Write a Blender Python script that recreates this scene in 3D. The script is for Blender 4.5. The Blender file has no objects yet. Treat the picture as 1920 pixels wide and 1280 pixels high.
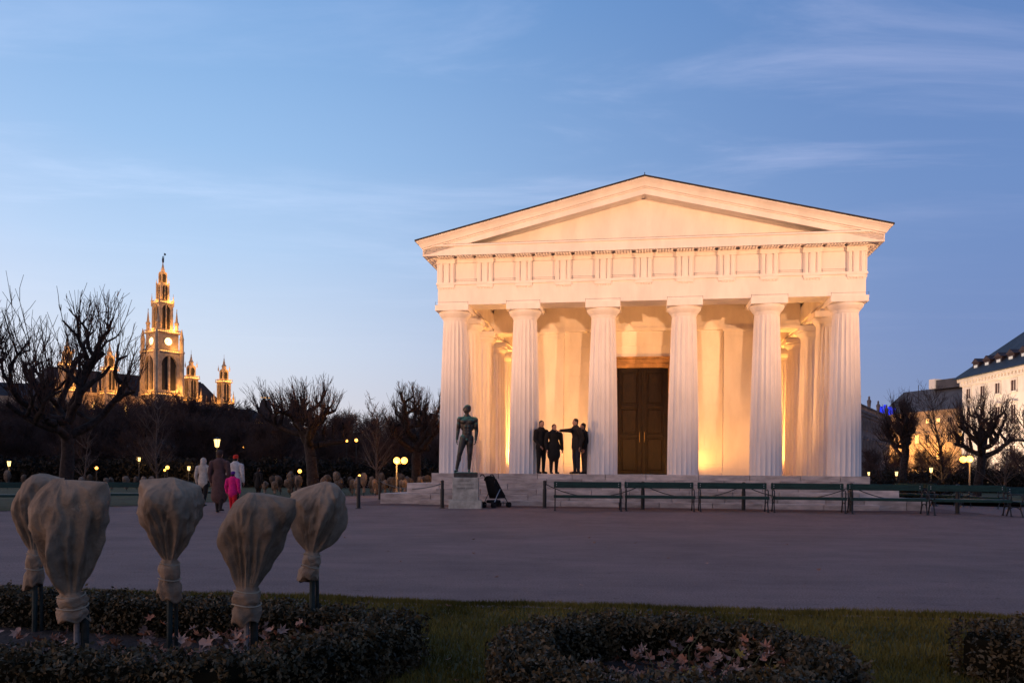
import bpy, bmesh, math, random
import numpy as np
from mathutils import Vector, Matrix, noise

# ------------------------------------------------------------------ camera, sky, exposure
SC = bpy.context.scene
COL = SC.collection
F, RHO, YH = 1554.1, 0.008375, 891.5          # focal length, roll and horizon in photo pixels
EYE = 1.12
cam = bpy.data.cameras.new("camera"); camo = bpy.data.objects.new("camera", cam); COL.objects.link(camo)
cam.sensor_width = 36.0; cam.lens = F / 1920 * 36; cam.shift_y = (YH - 640) / 1920
cam.clip_start = 0.1; cam.clip_end = 5000
_c, _s = math.cos(RHO), math.sin(RHO)
camo.matrix_world = Matrix(((_c, -_s, 0, 0), (0, 0, -1, 0), (_s, _c, 0, EYE), (0, 0, 0, 1)))
SC.camera = camo
SC.render.resolution_x = 1024; SC.render.resolution_y = 682
SC.view_settings.view_transform = 'Standard'; SC.view_settings.look = 'None'
SC.view_settings.gamma = 1; SC.view_settings.use_curve_mapping = False
SC.view_settings.exposure = 0.13
SC.render.engine = 'CYCLES'
SC.cycles.use_denoising = True
SC.cycles.max_bounces = 8; SC.cycles.diffuse_bounces = 5
SC.cycles.sample_clamp_indirect = 6.0
SC.cycles.blur_glossy = 1.0

world = bpy.data.worlds.new("World"); SC.world = world; world.use_nodes = True
def build_sky():
    nt = world.node_tree; N = nt.nodes; L = nt.links
    bg = N['Background']
    sky = N.new('ShaderNodeTexSky'); sky.sky_type = 'NISHITA'; sky.sun_disc = False
    sky.sun_elevation = math.radians(3.0); sky.sun_rotation = math.radians(-82)
    sky.ozone_density = 3.4; sky.dust_density = 0.2; sky.air_density = 1.0
    def M(op, a, b=None, c=None):
        n = N.new('ShaderNodeMath'); n.operation = op
        for i, v in enumerate((a, b, c)):
            if v is None: continue
            if isinstance(v, (int, float)): n.inputs[i].default_value = v
            else: L.new(v, n.inputs[i])
        return n.outputs[0]
    def V(op, a, b):
        n = N.new('ShaderNodeVectorMath'); n.operation = op
        for i, v in enumerate((a, b)):
            if isinstance(v, (tuple, list)): n.inputs[i].default_value = v
            else: L.new(v, n.inputs[i])
        return n.outputs[0]
    def scale(v, f):
        n = N.new('ShaderNodeVectorMath'); n.operation = 'SCALE'
        if isinstance(v, (tuple, list)): n.inputs[0].default_value = v
        else: L.new(v, n.inputs[0])
        if isinstance(f, (int, float)): n.inputs[3].default_value = f
        else: L.new(f, n.inputs[3])
        return n.outputs[0]
    tc = N.new('ShaderNodeTexCoord')
    sep = N.new('ShaderNodeSeparateXYZ'); L.new(tc.outputs['Generated'], sep.inputs[0])
    x, y, z = sep.outputs
    zc = M('MAXIMUM', z, 0.0)
    def ramp(stops):
        n = N.new('ShaderNodeValToRGB'); L.new(zc, n.inputs[0]); e = n.color_ramp.elements
        while len(e) < len(stops): e.new(0.5)
        for k, (p, c) in enumerate(stops): e[k].position = p; e[k].color = (*c, 1)
        return n.outputs[0]
    west = ramp([(0, (.64, .55, .57)), (.06, (.66, .62, .66)), (.14, (.59, .65, .77)), (.25, (.43, .58, .80)), (.35, (.30, .48, .75)), (.5, (.175, .345, .64)), (1, (.07, .17, .38))])
    north = ramp([(0, (.19, .23, .40)), (.15, (.16, .225, .45)), (.3, (.14, .235, .48)), (.5, (.10, .20, .45)), (1, (.05, .12, .31))])
    hl = M('SQRT', M('ADD', M('MULTIPLY', x, x), M('MULTIPLY', y, y)))
    az = M('DIVIDE', x, M('MAXIMUM', hl, 0.001))
    mr0 = N.new('ShaderNodeMapRange'); mr0.interpolation_type = 'SMOOTHSTEP'; L.new(az, mr0.inputs[0])
    mr0.inputs[1].default_value = -0.42; mr0.inputs[2].default_value = 0.56
    mx = N.new('ShaderNodeMix'); mx.data_type = 'RGBA'; L.new(mr0.outputs[0], mx.inputs['Factor']); L.new(west, mx.inputs[6]); L.new(north, mx.inputs[7])
    # the sky away from the sunset is the darker half
    mb = N.new('ShaderNodeMapRange'); mb.interpolation_type = 'SMOOTHSTEP'; L.new(y, mb.inputs[0]); mb.inputs[1].default_value = -0.9; mb.inputs[2].default_value = 0.35; mb.inputs[3].default_value = 0.72; mb.inputs[4].default_value = 1.0
    # after-glow round the place where the sun went down, left of and behind the view
    dt = M('MAXIMUM', M('ADD', M('MULTIPLY', x, -0.95), M('MULTIPLY', y, -0.31)), 0.0)
    glow = M('MULTIPLY', M('POWER', dt, 2.5), M('EXPONENT', M('MULTIPLY', zc, -3.5)))
    col = scale(V('ADD', V('MULTIPLY', sky.outputs[0], SKY_TINT), mx.outputs[2]), mb.outputs[0])
    col = V('ADD', col, scale((3.0, 1.45, 0.75), glow))
    # thin cirrus, laid out on a plane high above the place
    zz = M('MAXIMUM', z, 0.05)
    cmb = N.new('ShaderNodeCombineXYZ'); L.new(M('DIVIDE', x, zz), cmb.inputs[0]); L.new(M('DIVIDE', y, zz), cmb.inputs[1])
    mp = N.new('ShaderNodeMapping'); L.new(cmb.outputs[0], mp.inputs[0])
    mp.inputs['Rotation'].default_value = (0, 0, math.radians(-40)); mp.inputs['Scale'].default_value = (0.55, 1.5, 1)
    n1 = N.new('ShaderNodeTexNoise'); L.new(mp.outputs[0], n1.inputs['Vector'])
    n1.inputs['Scale'].default_value = 1.25; n1.inputs['Detail'].default_value = 7; n1.inputs['Roughness'].default_value = 0.62
    n1.inputs['Distortion'].default_value = 0.5
    n2 = N.new('ShaderNodeTexNoise'); L.new(cmb.outputs[0], n2.inputs['Vector'])
    n2.inputs['Scale'].default_value = 0.42; n2.inputs['Detail'].default_value = 3
    mr = N.new('ShaderNodeMapRange'); mr.interpolation_type = 'SMOOTHSTEP'
    L.new(n1.outputs[0], mr.inputs[0]); mr.inputs[1].default_value = 0.44; mr.inputs[2].default_value = 0.76
    mr2 = N.new('ShaderNodeMapRange'); mr2.interpolation_type = 'SMOOTHSTEP'
    L.new(n2.outputs[0], mr2.inputs[0]); mr2.inputs[1].default_value = 0.34; mr2.inputs[2].default_value = 0.62
    cl = M('MULTIPLY', mr.outputs[0], M('MULTIPLY_ADD', mr2.outputs[0], 0.85, 0.15))
    fr = N.new('ShaderNodeMapRange'); fr.interpolation_type = 'SMOOTHSTEP'; L.new(zc, fr.inputs[0]); fr.inputs[1].default_value = 0.10; fr.inputs[2].default_value = 0.42
    cl = M('MULTIPLY', cl, fr.outputs[0])
    col = V('ADD', col, scale((0.19, 0.158, 0.155), cl))
    L.new(col, bg.inputs['Color']); bg.inputs['Strength'].default_value = SKY_STRENGTH
SKY_TINT = (0.03, 0.03, 0.03)                 # the physical sky, far dimmed after sunset
SKY_STRENGTH = 1.0
build_sky()
P_PORCH, P_WALL, P_AISLE, P_FRONT_L, P_FRONT_R = 270, 70, 2300, 29000, 37000   # watts of the temple's floodlights

# ------------------------------------------------------------------ helpers
R = math.radians
def ray(px, py):
    dx, dy = px - 960, py - YH
    return ((_c*dx + _s*dy) / F, 1.0, -(-_s*dx + _c*dy) / F)
TG = 0.20                                        # the temple stands on a slight rise
TX, TY, TH = -1.954, 27.845, 0.1524
TU = (math.cos(TH), -math.sin(TH)); TV = (math.sin(TH), math.cos(TH))
def to_ab(X, Y):
    dx, dy = X - TX, Y - TY
    return dx*TU[0] + dy*TU[1], dx*TV[0] + dy*TV[1]
def g(X, Y):
    a, b = to_ab(X, Y)
    d = math.hypot(max(-2.0 - a, 0, a - 14.5), max(-2.7 - b, 0, b - 26.5))
    t = min(max(d / 7.0, 0), 1)
    return TG * (1 - t*t*(3 - 2*t))
def at(px, py, Y):
    r = ray(px, py); return Vector((r[0]*Y, Y, EYE + r[2]*Y))
def gp(px, py):
    r = ray(px, py); Y = 20.0
    for _ in range(60):
        Y = 0.5*Y + 0.5*(g(r[0]*Y, Y) - EYE) / r[2]
    return Vector((r[0]*Y, Y, g(r[0]*Y, Y)))
def gx(px, Y):
    X = (px - 960) / F * Y
    return Vector((X, Y, g(X, Y)))

class MB:
    def __init__(s): s.v = []; s.f = []
    def add(s, vs, fs):
        o = len(s.v); s.v += [tuple(p) for p in vs]; s.f += [tuple(i + o for i in q) for q in fs]; return s
    def box(s, x0, x1, y0, y1, z0, z1):
        return s.add([(x0,y0,z0),(x1,y0,z0),(x1,y1,z0),(x0,y1,z0),(x0,y0,z1),(x1,y0,z1),(x1,y1,z1),(x0,y1,z1)],
                     [(0,3,2,1),(4,5,6,7),(0,1,5,4),(1,2,6,5),(2,3,7,6),(3,0,4,7)])
    def bbox(s, x0, x1, y0, y1, z0, z1, b):
        """box with its edges chamfered by b"""
        o = bmesh.new(); bmesh.ops.create_cube(o, size=1)
        for v in o.verts: v.co = Vector(((x0+x1)/2 + v.co.x*(x1-x0), (y0+y1)/2 + v.co.y*(y1-y0), (z0+z1)/2 + v.co.z*(z1-z0)))
        bmesh.ops.bevel(o, geom=list(o.edges), offset=b, segments=1, affect='EDGES')
        s.bm(o); o.free(); return s
    def bm(s, b):
        b.verts.index_update(); return s.add([v.co for v in b.verts], [[v.index for v in f.verts] for f in b.faces])
    def loft(s, rings, cap=True, closed=True):
        n = len(rings[0]); vs = [p for r in rings for p in r]; fs = []
        for i in range(len(rings) - 1):
            for j in range(n if closed else n - 1):
                k = (j + 1) % n
                fs.append((i*n + j, i*n + k, (i+1)*n + k, (i+1)*n + j))
        if cap and closed:
            fs.append(tuple(range(n - 1, -1, -1))); fs.append(tuple(range((len(rings)-1)*n, len(rings)*n)))
        return s.add(vs, fs)
    def lathe(s, prof, n=16, c=(0, 0, 0), cap=True, ph=0.0):
        return s.loft([[(c[0] + r*math.cos(ph + 2*math.pi*j/n), c[1] + r*math.sin(ph + 2*math.pi*j/n), c[2] + z) for j in range(n)] for r, z in prof], cap)
    def tube(s, pts, r, n=8, cap=True):
        pts = [Vector(p) for p in pts]; m = len(pts)
        if isinstance(r, (int, float)): r = [r]*m
        rings = []; up = None
        for i, p in enumerate(pts):
            d = (pts[min(i+1, m-1)] - pts[max(i-1, 0)])
            d = d.normalized() if d.length > 1e-9 else Vector((0, 0, 1))
            if up is None: up = d.orthogonal().normalized()
            up = up - d*up.dot(d)
            up = up.normalized() if up.length > 1e-6 else d.orthogonal().normalized()
            w = d.cross(up)
            rings.append([tuple(p + up*(r[i]*math.cos(2*math.pi*j/n)) + w*(r[i]*math.sin(2*math.pi*j/n))) for j in range(n)])
        return s.loft(rings, cap)
    def prism(s, poly, z0, z1):
        n = len(poly)
        return s.add([(x, y, z0) for x, y in poly] + [(x, y, z1) for x, y in poly],
                     [tuple(range(n-1, -1, -1)), tuple(range(n, 2*n))] + [(i, (i+1) % n, n + (i+1) % n, n + i) for i in range(n)])
    def prismy(s, poly, y0, y1):
        """polygon in the x-z plane pushed through y"""
        n = len(poly)
        return s.add([(x, y0, z) for x, z in poly] + [(x, y1, z) for x, z in poly],
                     [tuple(range(n)), tuple(range(2*n-1, n-1, -1))] + [(i, n + i, n + (i+1) % n, (i+1) % n) for i in range(n)])
    def ell(s, c, r, n=12, m=8):
        rings = []
        for i in range(m + 1):
            t = math.pi*i/m
            rr = max(math.sin(t), 1e-3)
            rings.append([(c[0] + r[0]*rr*math.cos(2*math.pi*j/n), c[1] + r[1]*rr*math.sin(2*math.pi*j/n), c[2] - r[2]*math.cos(t)) for j in range(n)])
        return s.loft(rings)
    def mesh(s, name, mats, smooth=False):
        me = bpy.data.meshes.new(name); me.from_pydata(s.v, [], s.f); me.validate()
        for m in (mats if isinstance(mats, (list, tuple)) else [mats]): me.materials.append(m)
        if smooth: me.polygons.foreach_set('use_smooth', [True]*len(me.polygons))
        me.update(); return me
    def build(s, name, mat, parent=None, loc=(0, 0, 0), rz=0.0, smooth=False):
        return link(name, s.mesh(name, mat, smooth), parent, loc, rz)
def link(name, me, parent=None, loc=(0, 0, 0), rz=0.0):
    o = bpy.data.objects.new(name, me); COL.objects.link(o); o.parent = parent
    o.location = loc; o.rotation_euler = (0, 0, rz); return o
def autosmooth(o, ang=40):
    me = o.data; b = bmesh.new(); b.from_mesh(me)
    for f in b.faces: f.smooth = True
    for e in b.edges:
        if len(e.link_faces) == 2 and e.calc_face_angle(0) > R(ang): e.smooth = False
    b.to_mesh(me); b.free()
def tag(o, label, cat, group=None, kind=None):
    o['label'] = label
    if cat: o['category'] = cat
    if group: o['group'] = group
    if kind: o['kind'] = kind
    return o
def thing(name, label, cat, loc=(0, 0, 0), rz=0.0, group=None):
    o = bpy.data.objects.new(name, None); COL.objects.link(o); o.location = loc; o.rotation_euler = (0, 0, rz)
    o.empty_display_size = 0.2
    return tag(o, label, cat, group)
KIDS = {}
def copy_tree(src, parent=None):
    kids = [o for o in bpy.data.objects if o.parent == src] if src.name not in KIDS else KIDS[src.name]
    KIDS[src.name] = kids
    c = src.copy(); COL.objects.link(c); c.parent = parent
    for k in kids: copy_tree(k, c)
    return c
def struct(o): o['kind'] = 'structure'; return o

MATS = {}
def mat(name, col, rough=0.8, var=0.0, scale=3.0, bump=0.0, bscale=None, metal=0.0, emit=None, estr=0.0, spec=0.3, detail=4.0, stretch=None, bdist=0.02, col2=None, lo=0.35, hi=0.65):
    if name in MATS: return MATS[name]
    m = bpy.data.materials.new(name); m.use_nodes = True; MATS[name] = m
    nt = m.node_tree; N = nt.nodes; L = nt.links; b = N['Principled BSDF']
    b.inputs['Base Color'].default_value = (*col, 1); b.inputs['Roughness'].default_value = rough
    b.inputs['Metallic'].default_value = metal; b.inputs['Specular IOR Level'].default_value = spec
    if emit: b.inputs['Emission Color'].default_value = (*emit, 1); b.inputs['Emission Strength'].default_value = estr
    def coord():
        tc = N.new('ShaderNodeTexCoord'); o = tc.outputs['Object']
        if stretch:
            mp = N.new('ShaderNodeMapping'); L.new(o, mp.inputs[0]); mp.inputs['Scale'].default_value = stretch; o = mp.outputs[0]
        return o
    if var or col2:
        n = N.new('ShaderNodeTexNoise'); L.new(coord(), n.inputs['Vector']); n.inputs['Scale'].default_value = scale; n.inputs['Detail'].default_value = detail
        n.inputs['Roughness'].default_value = 0.6
        r = N.new('ShaderNodeValToRGB'); L.new(n.outputs[0], r.inputs[0])
        c0 = [max(0, c*(1 - var)) for c in col]; c1 = [min(1, c*(1 + var)) for c in col] if not col2 else col2
        r.color_ramp.elements[0].position = lo; r.color_ramp.elements[0].color = (*c0, 1)
        r.color_ramp.elements[1].position = hi; r.color_ramp.elements[1].color = (*c1, 1)
        L.new(r.outputs[0], b.inputs['Base Color'])
    if bump:
        n = N.new('ShaderNodeTexNoise'); L.new(coord(), n.inputs['Vector']); n.inputs['Scale'].default_value = bscale or scale*4; n.inputs['Detail'].default_value = 6
        bp = N.new('ShaderNodeBump'); L.new(n.outputs[0], bp.inputs['Height']); bp.inputs['Strength'].default_value = bump; bp.inputs['Distance'].default_value = bdist
        L.new(bp.outputs[0], b.inputs['Normal'])
    return m
WHITE = mat('white_paint', (0.79, 0.715, 0.67), 0.75, 0.08, 1.6, 0.05, 14, stretch=(1, 1, 0.35))
STONE = mat('step_stone', (0.47, 0.385, 0.34), 0.85, 0.3, 3.4, 0.3, 30, detail=8, stretch=(0.6, 1, 2.2))
ROOF = mat('roof_sheet', (0.03, 0.026, 0.026), 0.5, 0.3, 2)
def asphalt():
    m = mat('asphalt', (0.2, 0.14, 0.135), 0.92, spec=0.25); nt = m.node_tree; N = nt.nodes; L = nt.links; b = N['Principled BSDF']
    tc = N.new('ShaderNodeTexCoord')
    def noise(scale, detail, stretch=(1, 1, 1), lo=.3, hi=.7, a=0., c=1.):
        mp = N.new('ShaderNodeMapping'); L.new(tc.outputs['Object'], mp.inputs[0]); mp.inputs['Scale'].default_value = stretch
        n = N.new('ShaderNodeTexNoise'); L.new(mp.outputs[0], n.inputs['Vector']); n.inputs['Scale'].default_value = scale; n.inputs['Detail'].default_value = detail; n.inputs['Roughness'].default_value = .65
        r = N.new('ShaderNodeMapRange'); L.new(n.outputs[0], r.inputs[0]); r.inputs[1].default_value = lo; r.inputs[2].default_value = hi; r.inputs[3].default_value = a; r.inputs[4].default_value = c
        return r.outputs[0]
    def mul(p, q):
        n = N.new('ShaderNodeMath'); n.operation = 'MULTIPLY'; L.new(p, n.inputs[0]); L.new(q, n.inputs[1]); return n.outputs[0]
    k = mul(noise(55, 5, a=.45, c=1.55), noise(.55, 4, a=.82, c=1.16))          # grit, broad worn patches
    k = mul(k, noise(1.6, 6, (.5, 1.5, 1), .35, .65, .92, 1.07))                # sweeping marks along the walk
    k = mul(k, noise(4.5, 3, (.6, 1.6, 1), .62, .74, 1.0, .72))                  # damp spots
    k = mul(k, noise(9, 2, (1, 1, 1), .28, .34, .6, 1.0))
    v = N.new('ShaderNodeVectorMath'); v.operation = 'SCALE'; v.inputs[0].default_value = (.205, .137, .124); L.new(k, v.inputs[3]); L.new(v.outputs[0], b.inputs['Base Color'])
    bp = N.new('ShaderNodeBump'); bp.inputs['Strength'].default_value = .5; bp.inputs['Distance'].default_value = .012; L.new(noise(90, 6, a=0, c=1), bp.inputs['Height']); L.new(bp.outputs[0], b.inputs['Normal'])
    return m
ASPH = asphalt()
def per_object(m, lo, hi):
    """let every block of a material differ a little in tone"""
    nt = m.node_tree; N = nt.nodes; L = nt.links; b = N['Principled BSDF']; src = b.inputs['Base Color'].links[0].from_socket
    oi = N.new('ShaderNodeObjectInfo'); r = N.new('ShaderNodeMapRange'); L.new(oi.outputs['Random'], r.inputs[0]); r.inputs[3].default_value = lo; r.inputs[4].default_value = hi
    v = N.new('ShaderNodeVectorMath'); v.operation = 'SCALE'; L.new(src, v.inputs[0]); L.new(r.outputs[0], v.inputs[3]); L.new(v.outputs[0], b.inputs['Base Color'])
per_object(STONE, .78, 1.15)
IRON = mat('black_iron', (0.012, 0.012, 0.013), 0.45, 0.3, 20, spec=0.4)
GREENP = mat('bench_green', (0.008, 0.035, 0.03), 0.42, 0.35, 6, 0.1, 60, stretch=(1, 6, 6))
BARK = mat('bark', (0.030, 0.021, 0.019), 0.95, 0.45, 8, 0.5, 30)
TWIG = mat('twig', (0.062, 0.038, 0.033), 0.95, 0.3, 2)
# ------------------------------------------------------------------ ground
def build_ground():
    def axis(core0, core1, step, far):
        a = list(np.arange(core0, core1 + 1e-6, step)); d = step; lo = core0; hi = core1; L = []; H = []
        while hi < far: d *= 1.5; hi += d; H.append(hi)
        d = step
        while lo > -far: d *= 1.5; lo -= d; L.append(lo)
        return L[::-1] + a + H
    xs = axis(-16, 26, 0.7, 2500); ys = axis(-2, 62, 0.7, 2500)
    vs = [(x, y, g(x, y)) for y in ys for x in xs]; n = len(xs)
    fs = [(j*n + i, j*n + i + 1, (j+1)*n + i + 1, (j+1)*n + i) for j in range(len(ys)-1) for i in range(n-1)]
    MB().add(vs, fs)
    b = MB(); b.v = vs; b.f = fs
    o = struct(b.build('ground', ASPH, smooth=True)); o['label'] = 'wide purple grey asphalt forecourt and park ground'
    # worn reddish gravel strip along the foot of the temple steps
    GRAVEL = mat('red_gravel', (0.115, 0.068, 0.064), 0.95, 0.3, 9, 0.5, 90)
    q = MB()
    path = [(-3.2, 3), (-3.0, -3.0), (-1, -3.35), (13.2, -3.55), (15.4, -3.2), (15.6, 3)]
    inner = [(-1.9, 3), (-1.9, -1.85), (-.8, -1.85), (13.0, -1.85), (14.4, -1.85), (14.4, 3)]
    P = []
    for (a0, a1), (c0, c1) in zip(path, inner):
        for (a, bb) in ((a0, a1), (c0, c1)):
            X = TX + a*TU[0] + bb*TV[0]; Y = TY + a*TU[1] + bb*TV[1]; P.append((X, Y, g(X, Y) + 0.006))
    rows = []
    for i in range(len(path)-1):
        for k in range(9):
            t = k/8; A = Vector(P[2*i]).lerp(Vector(P[2*i+2]), t); B = Vector(P[2*i+1]).lerp(Vector(P[2*i+3]), t)
            rows.append([tuple(A.lerp(B, m/3)) for m in range(4)])
    rows = [[(x, y, g(x, y) + 0.008) for x, y, z in r] for r in rows]
    q.loft(rows, cap=False, closed=False)
    struct(q.build('gravel_path', GRAVEL))
build_ground()

# ------------------------------------------------------------------ the temple
CON, SP, FS = 2.377, 2.58, 2.727
CA = [0, CON, CON + SP, CON + 2*SP, CON + 3*SP, 2*CON + 3*SP]
W = CA[-1]; MID = W/2
CB = [0, CON] + [CON + FS*k for k in range(1, 8)] + [2*CON + 7*FS]
DEP = CB[-1]
S0 = EYE + 0.071 - TG                            # top of the stylobate above the temple's ground
temple = thing('temple', 'white columned temple lit warm from within, on stone steps', 'temple', (TX, TY, TG), -TH)

def block_run(x0, x1, y0, y1, z0, z1, rng, length=1.35, along='x'):
    """one course of step stones, laid end to end"""
    s, e = (x0, x1) if along == 'x' else (y0, y1)
    cuts = [s]
    while cuts[-1] < e - length*1.3: cuts.append(cuts[-1] + length*rng.uniform(0.75, 1.25))
    cuts.append(e)
    for p, q in zip(cuts, cuts[1:]):
        d = rng.uniform(-0.006, 0.006); gpx = 0.006
        b = MB()
        if along == 'x': b.bbox(p + gpx, q - gpx, y0 + d, y1, z0, z1 + d*0.3, 0.014)
        else: b.bbox(x0 + d, x1 - d, p + gpx, q - gpx, z0, z1 + d*0.3, 0.014)
        b.build('stone_block', STONE, temple)
def build_steps():
    rng = random.Random(4)
    h = S0/3
    ov = [0.62, 1.27, 1.94]                      # how far each step stands out from the column axes
    for k, o in enumerate(ov):
        z1 = S0 - k*h; z0 = z1 - h
        d = 1.0
        block_run(-o, W + o, -o, -o + d, z0, z1, rng)
        block_run(-o, -o + d, -o + d, DEP + o, z0, z1, rng, 2.2, 'y')
        block_run(W + o - d, W + o, -o + d, DEP + o, z0, z1, rng, 2.2, 'y')
        b = MB(); b.box(-o + d - .01, W + o - d + .01, -o + d - .01, DEP + o, z0, z1 - 0.01); b.build('step_core', STONE, temple)
    # half-height stairs in front, one on each big step
    for k, (a0, a1) in enumerate(((-.58, 12.95), (-.22, 12.58), (-.22, 12.58))):
        zt = (k + 0.5)*h; zb = k*h
        y1 = -ov[2 - k]; block_run(a0, a1, y1 - 0.34, y1 - 0.008, zb, zt, rng, 1.5)
build_steps()
FLOORM = mat('temple_floor', (0.42, 0.37, 0.34), 0.7, 0.15, 2, 0.1, 20)
b = MB(); b.box(-.2, W + .2, .38, DEP, S0 - 0.05, S0 + 0.004); b.build('floor', FLOORM, temple)

def build_columns():
    NF, SUB = 20, 6; n = NF*SUB
    zs = [(0, .50), (.9, .495), (1.9, .482), (2.9, .459), (3.9, .430), (4.7, .404), (5.0, .394), (5.06, .385), (5.075, .396), (5.113, .398)]
    rings = []
    for z, r in zs:
        ring = []
        for j in range(n):
            t = (j % SUB)/SUB; dep = 0.075 if z < 5.0 else 0.03
            rr = r*(1 - dep*math.sin(math.pi*t)**0.8) if z < 5.05 else r
            p = 2*math.pi*(j + SUB/2)/n
            ring.append((rr*math.cos(p), rr*math.sin(p), z))
        rings.append(ring)
    shaft = MB().loft(rings).mesh('column', WHITE)
    ech = MB().lathe([(.396, 5.113), (.41, 5.135), (.405, 5.14), (.43, 5.16), (.475, 5.215), (.515, 5.27), (.538, 5.32), (.534, 5.352)], 48).mesh('echinus', WHITE, True)
    aba = MB().bbox(-.555, .555, -.555, .555, 5.352, 5.545, 0.006).mesh('abacus', WHITE)
    def col(a, bb):
        o = link('column', shaft, temple, (a, bb, S0)); link('echinus', ech, o); link('abacus', aba, o)
    for a in CA: col(a, 0)
    for bb in CB[1:]: col(0, bb); col(W, bb)
    for a in CA[1:-1]: col(a, DEP)
build_columns()

ZA0, ZA1 = S0 + 5.545, S0 + 6.20                 # architrave
ZF1 = S0 + 7.03                                  # top of the frieze
FA = 0.48                                        # architrave face in front of the column axis
def frame(name, o, i, z0, z1, m=WHITE, par=temple):
    """a ring of four beams round the temple: outer offset o, inner offset i from the axes"""
    MB().box(-o, W + o, -o, -i, z0, z1).build(name, m, par)
    MB().box(-o, W + o, DEP + i, DEP + o, z0, z1).build(name, m, par)
    MB().box(-o, -i, -i + .002, DEP + i - .002, z0, z1).build(name, m, par)
    MB().box(W + i, W + o, -i + .002, DEP + i - .002, z0, z1).build(name, m, par)
def build_entablature():
    frame('architrave', FA, -0.44, ZA0, ZA1)
    frame('architrave_moulding', -0.44, -0.52, ZA0 + 0.10, ZA1)
    frame('taenia', FA + 0.05, FA - 0.05, ZA1, ZA1 + 0.075)
    frame('frieze_wall', FA - 0.05, -0.40, ZA1 + 0.002, ZF1)
    zf0 = ZA1 + 0.075
    # triglyphs
    tw = 0.53; hw = tw/2
    prof = [(-hw, 0), (-hw, -.06), (-hw + .045, -.105), (-hw + .11, -.105), (-hw + .155, -.045), (-hw + .20, -.105), (.0 - .065 + .0, -.105), (.065, -.105),
            (hw - .20, -.105), (hw - .155, -.045), (hw - .11, -.105), (hw - .045, -.105), (hw, -.06), (hw, 0)]
    prof = [p for i, p in enumerate(prof) if i not in (6, 7)]
    tri = MB().prism([(x, y) for x, y in prof][::-1], 0, 0.62).mesh('triglyph', WHITE)
    cap = MB().box(-hw - .012, hw + .012, -.118, 0, 0.62, ZF1 - zf0 + 0.0).mesh('triglyph_cap', WHITE)
    reg = MB(); reg.box(-hw, hw, -.09, -.004, -.165, -.076)
    for k in range(6): reg.lathe([(.03, -.215), (.022, -.163)], 8, (-hw + .045 + k*(tw - .09)/5, -.05, 0))
    reg = reg.mesh('regula', WHITE)
    n = 11; x0 = -FA + 0.05 + hw - 0.02; x1 = W + FA - 0.05 - hw + 0.02
    xs = [x0 + (x1 - x0)*k/(n - 1) for k in range(n)]
    def side(place, xs):
        for k, x in enumerate(xs):
            o = link('triglyph', tri, temple); place(o, x, zf0); link('triglyph_cap', cap, o)
            r = link('regula', reg, temple); place(r, x, zf0)
        for p, q in zip(xs, xs[1:]):
            m = MB(); w = (q - p)/2 - hw - 0.004
            m.box(-w, w, -.018, 0, 0.02, .64); m.box(-w, w, -.04, 0, 0.645, ZF1 - zf0)
            m = m.build('metope', WHITE, temple); place(m, (p + q)/2, zf0)
    yf = -(FA - 0.05)
    def front(o, x, z): o.location = (x, yf, z)
    def left(o, x, z): o.location = (yf, x, z); o.rotation_euler[2] = -math.pi/2
    def right(o, x, z): o.location = (W - yf, x, z); o.rotation_euler[2] = math.pi/2
    side(front, xs)
    d0 = -FA + .05 + hw - .02; d1 = DEP - d0; m = 19
    ys = [d0 + (d1 - d0)*k/(m-1) for k in range(m)]
    side(left, ys); side(right, ys)
    # overhanging cornice with its mutules and their pegs
    OV = 0.90
    frame('cornice_bed', FA + 0.03, 0, ZF1, ZF1 + 0.05)
    frame('cornice', OV, 0.02, ZF1 + 0.085, ZF1 + 0.33)
    frame('cornice_drip', OV + 0.002, OV - 0.07, ZF1 + 0.04, ZF1 + 0.084)
    frame('cornice_crown', OV + 0.045, 0.03, ZF1 + 0.332, ZF1 + 0.385)
    mw = (xs[1] - xs[0])/2
    mu = MB(); mu.box(-.265, .265, -.36, 0, 0, 0.045)
    for r_ in range(3):
        for k in range(6): mu.lathe([(.026, -.032), (.022, .003)], 6, (-.225 + k*.09, -.315 + r_*.125, 0))
    mu = mu.mesh('mutule', WHITE)
    def mutules(place, s, e, n):
        for k in range(n):
            o = link('mutule', mu, temple); place(o, s + (e - s)*k/(n-1), ZF1 + 0.04)
    def mfront(o, x, z): o.location = (x, -FA - .032, z)
    def mleft(o, x, z): o.location = (-FA - .032, x, z); o.rotation_euler[2] = -math.pi/2
    def mright(o, x, z): o.location = (W + FA + .032, x, z); o.rotation_euler[2] = math.pi/2
    mutules(mfront, xs[0], xs[-1], 21); mutules(mleft, ys[0], ys[-1], 37); mutules(mright, ys[0], ys[-1], 37)
    # gable: wall, raking cornice, roof
    zt = ZF1 + 0.386
    ztip, zap = S0 + 7.50, S0 + 9.27; atip = -1.10; m = (zap - ztip)/(MID - atip)
    def zroof(a): return zap - m*abs(MID - a)
    tyb = -0.38
    t = MB(); e = 0.15
    t.prismy([(e, zt), (W - e, zt), (MID, zt + (MID - e)*m)], tyb, tyb + .3); t.build('tympanum', WHITE, temple)
    def rake(name, prof, m_):
        """prof: (y, height below roof line, reach of the eave end)"""
        for sg in (-1, 1):
            r0 = [(MID + sg*(MID - ae), y, zroof(ae) - h) for y, h, ae in prof]
            r1 = [(MID, y, zap - h) for y, h, ae in prof]
            o = MB().loft([r0, r1] if sg < 0 else [r1, r0]).build(name, m_, temple)
    sima = [(-1.12, 0.0, -1.08), (-1.125, .035, -1.07), (-1.09, .06, -1.05), (-1.03, .12, -1.0), (-.99, .19, -.96), (-.975, .235, -.93), (-.94, .25, -.91), (-.2, .25, -.91), (-.2, 0.0, -1.08)]
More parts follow.
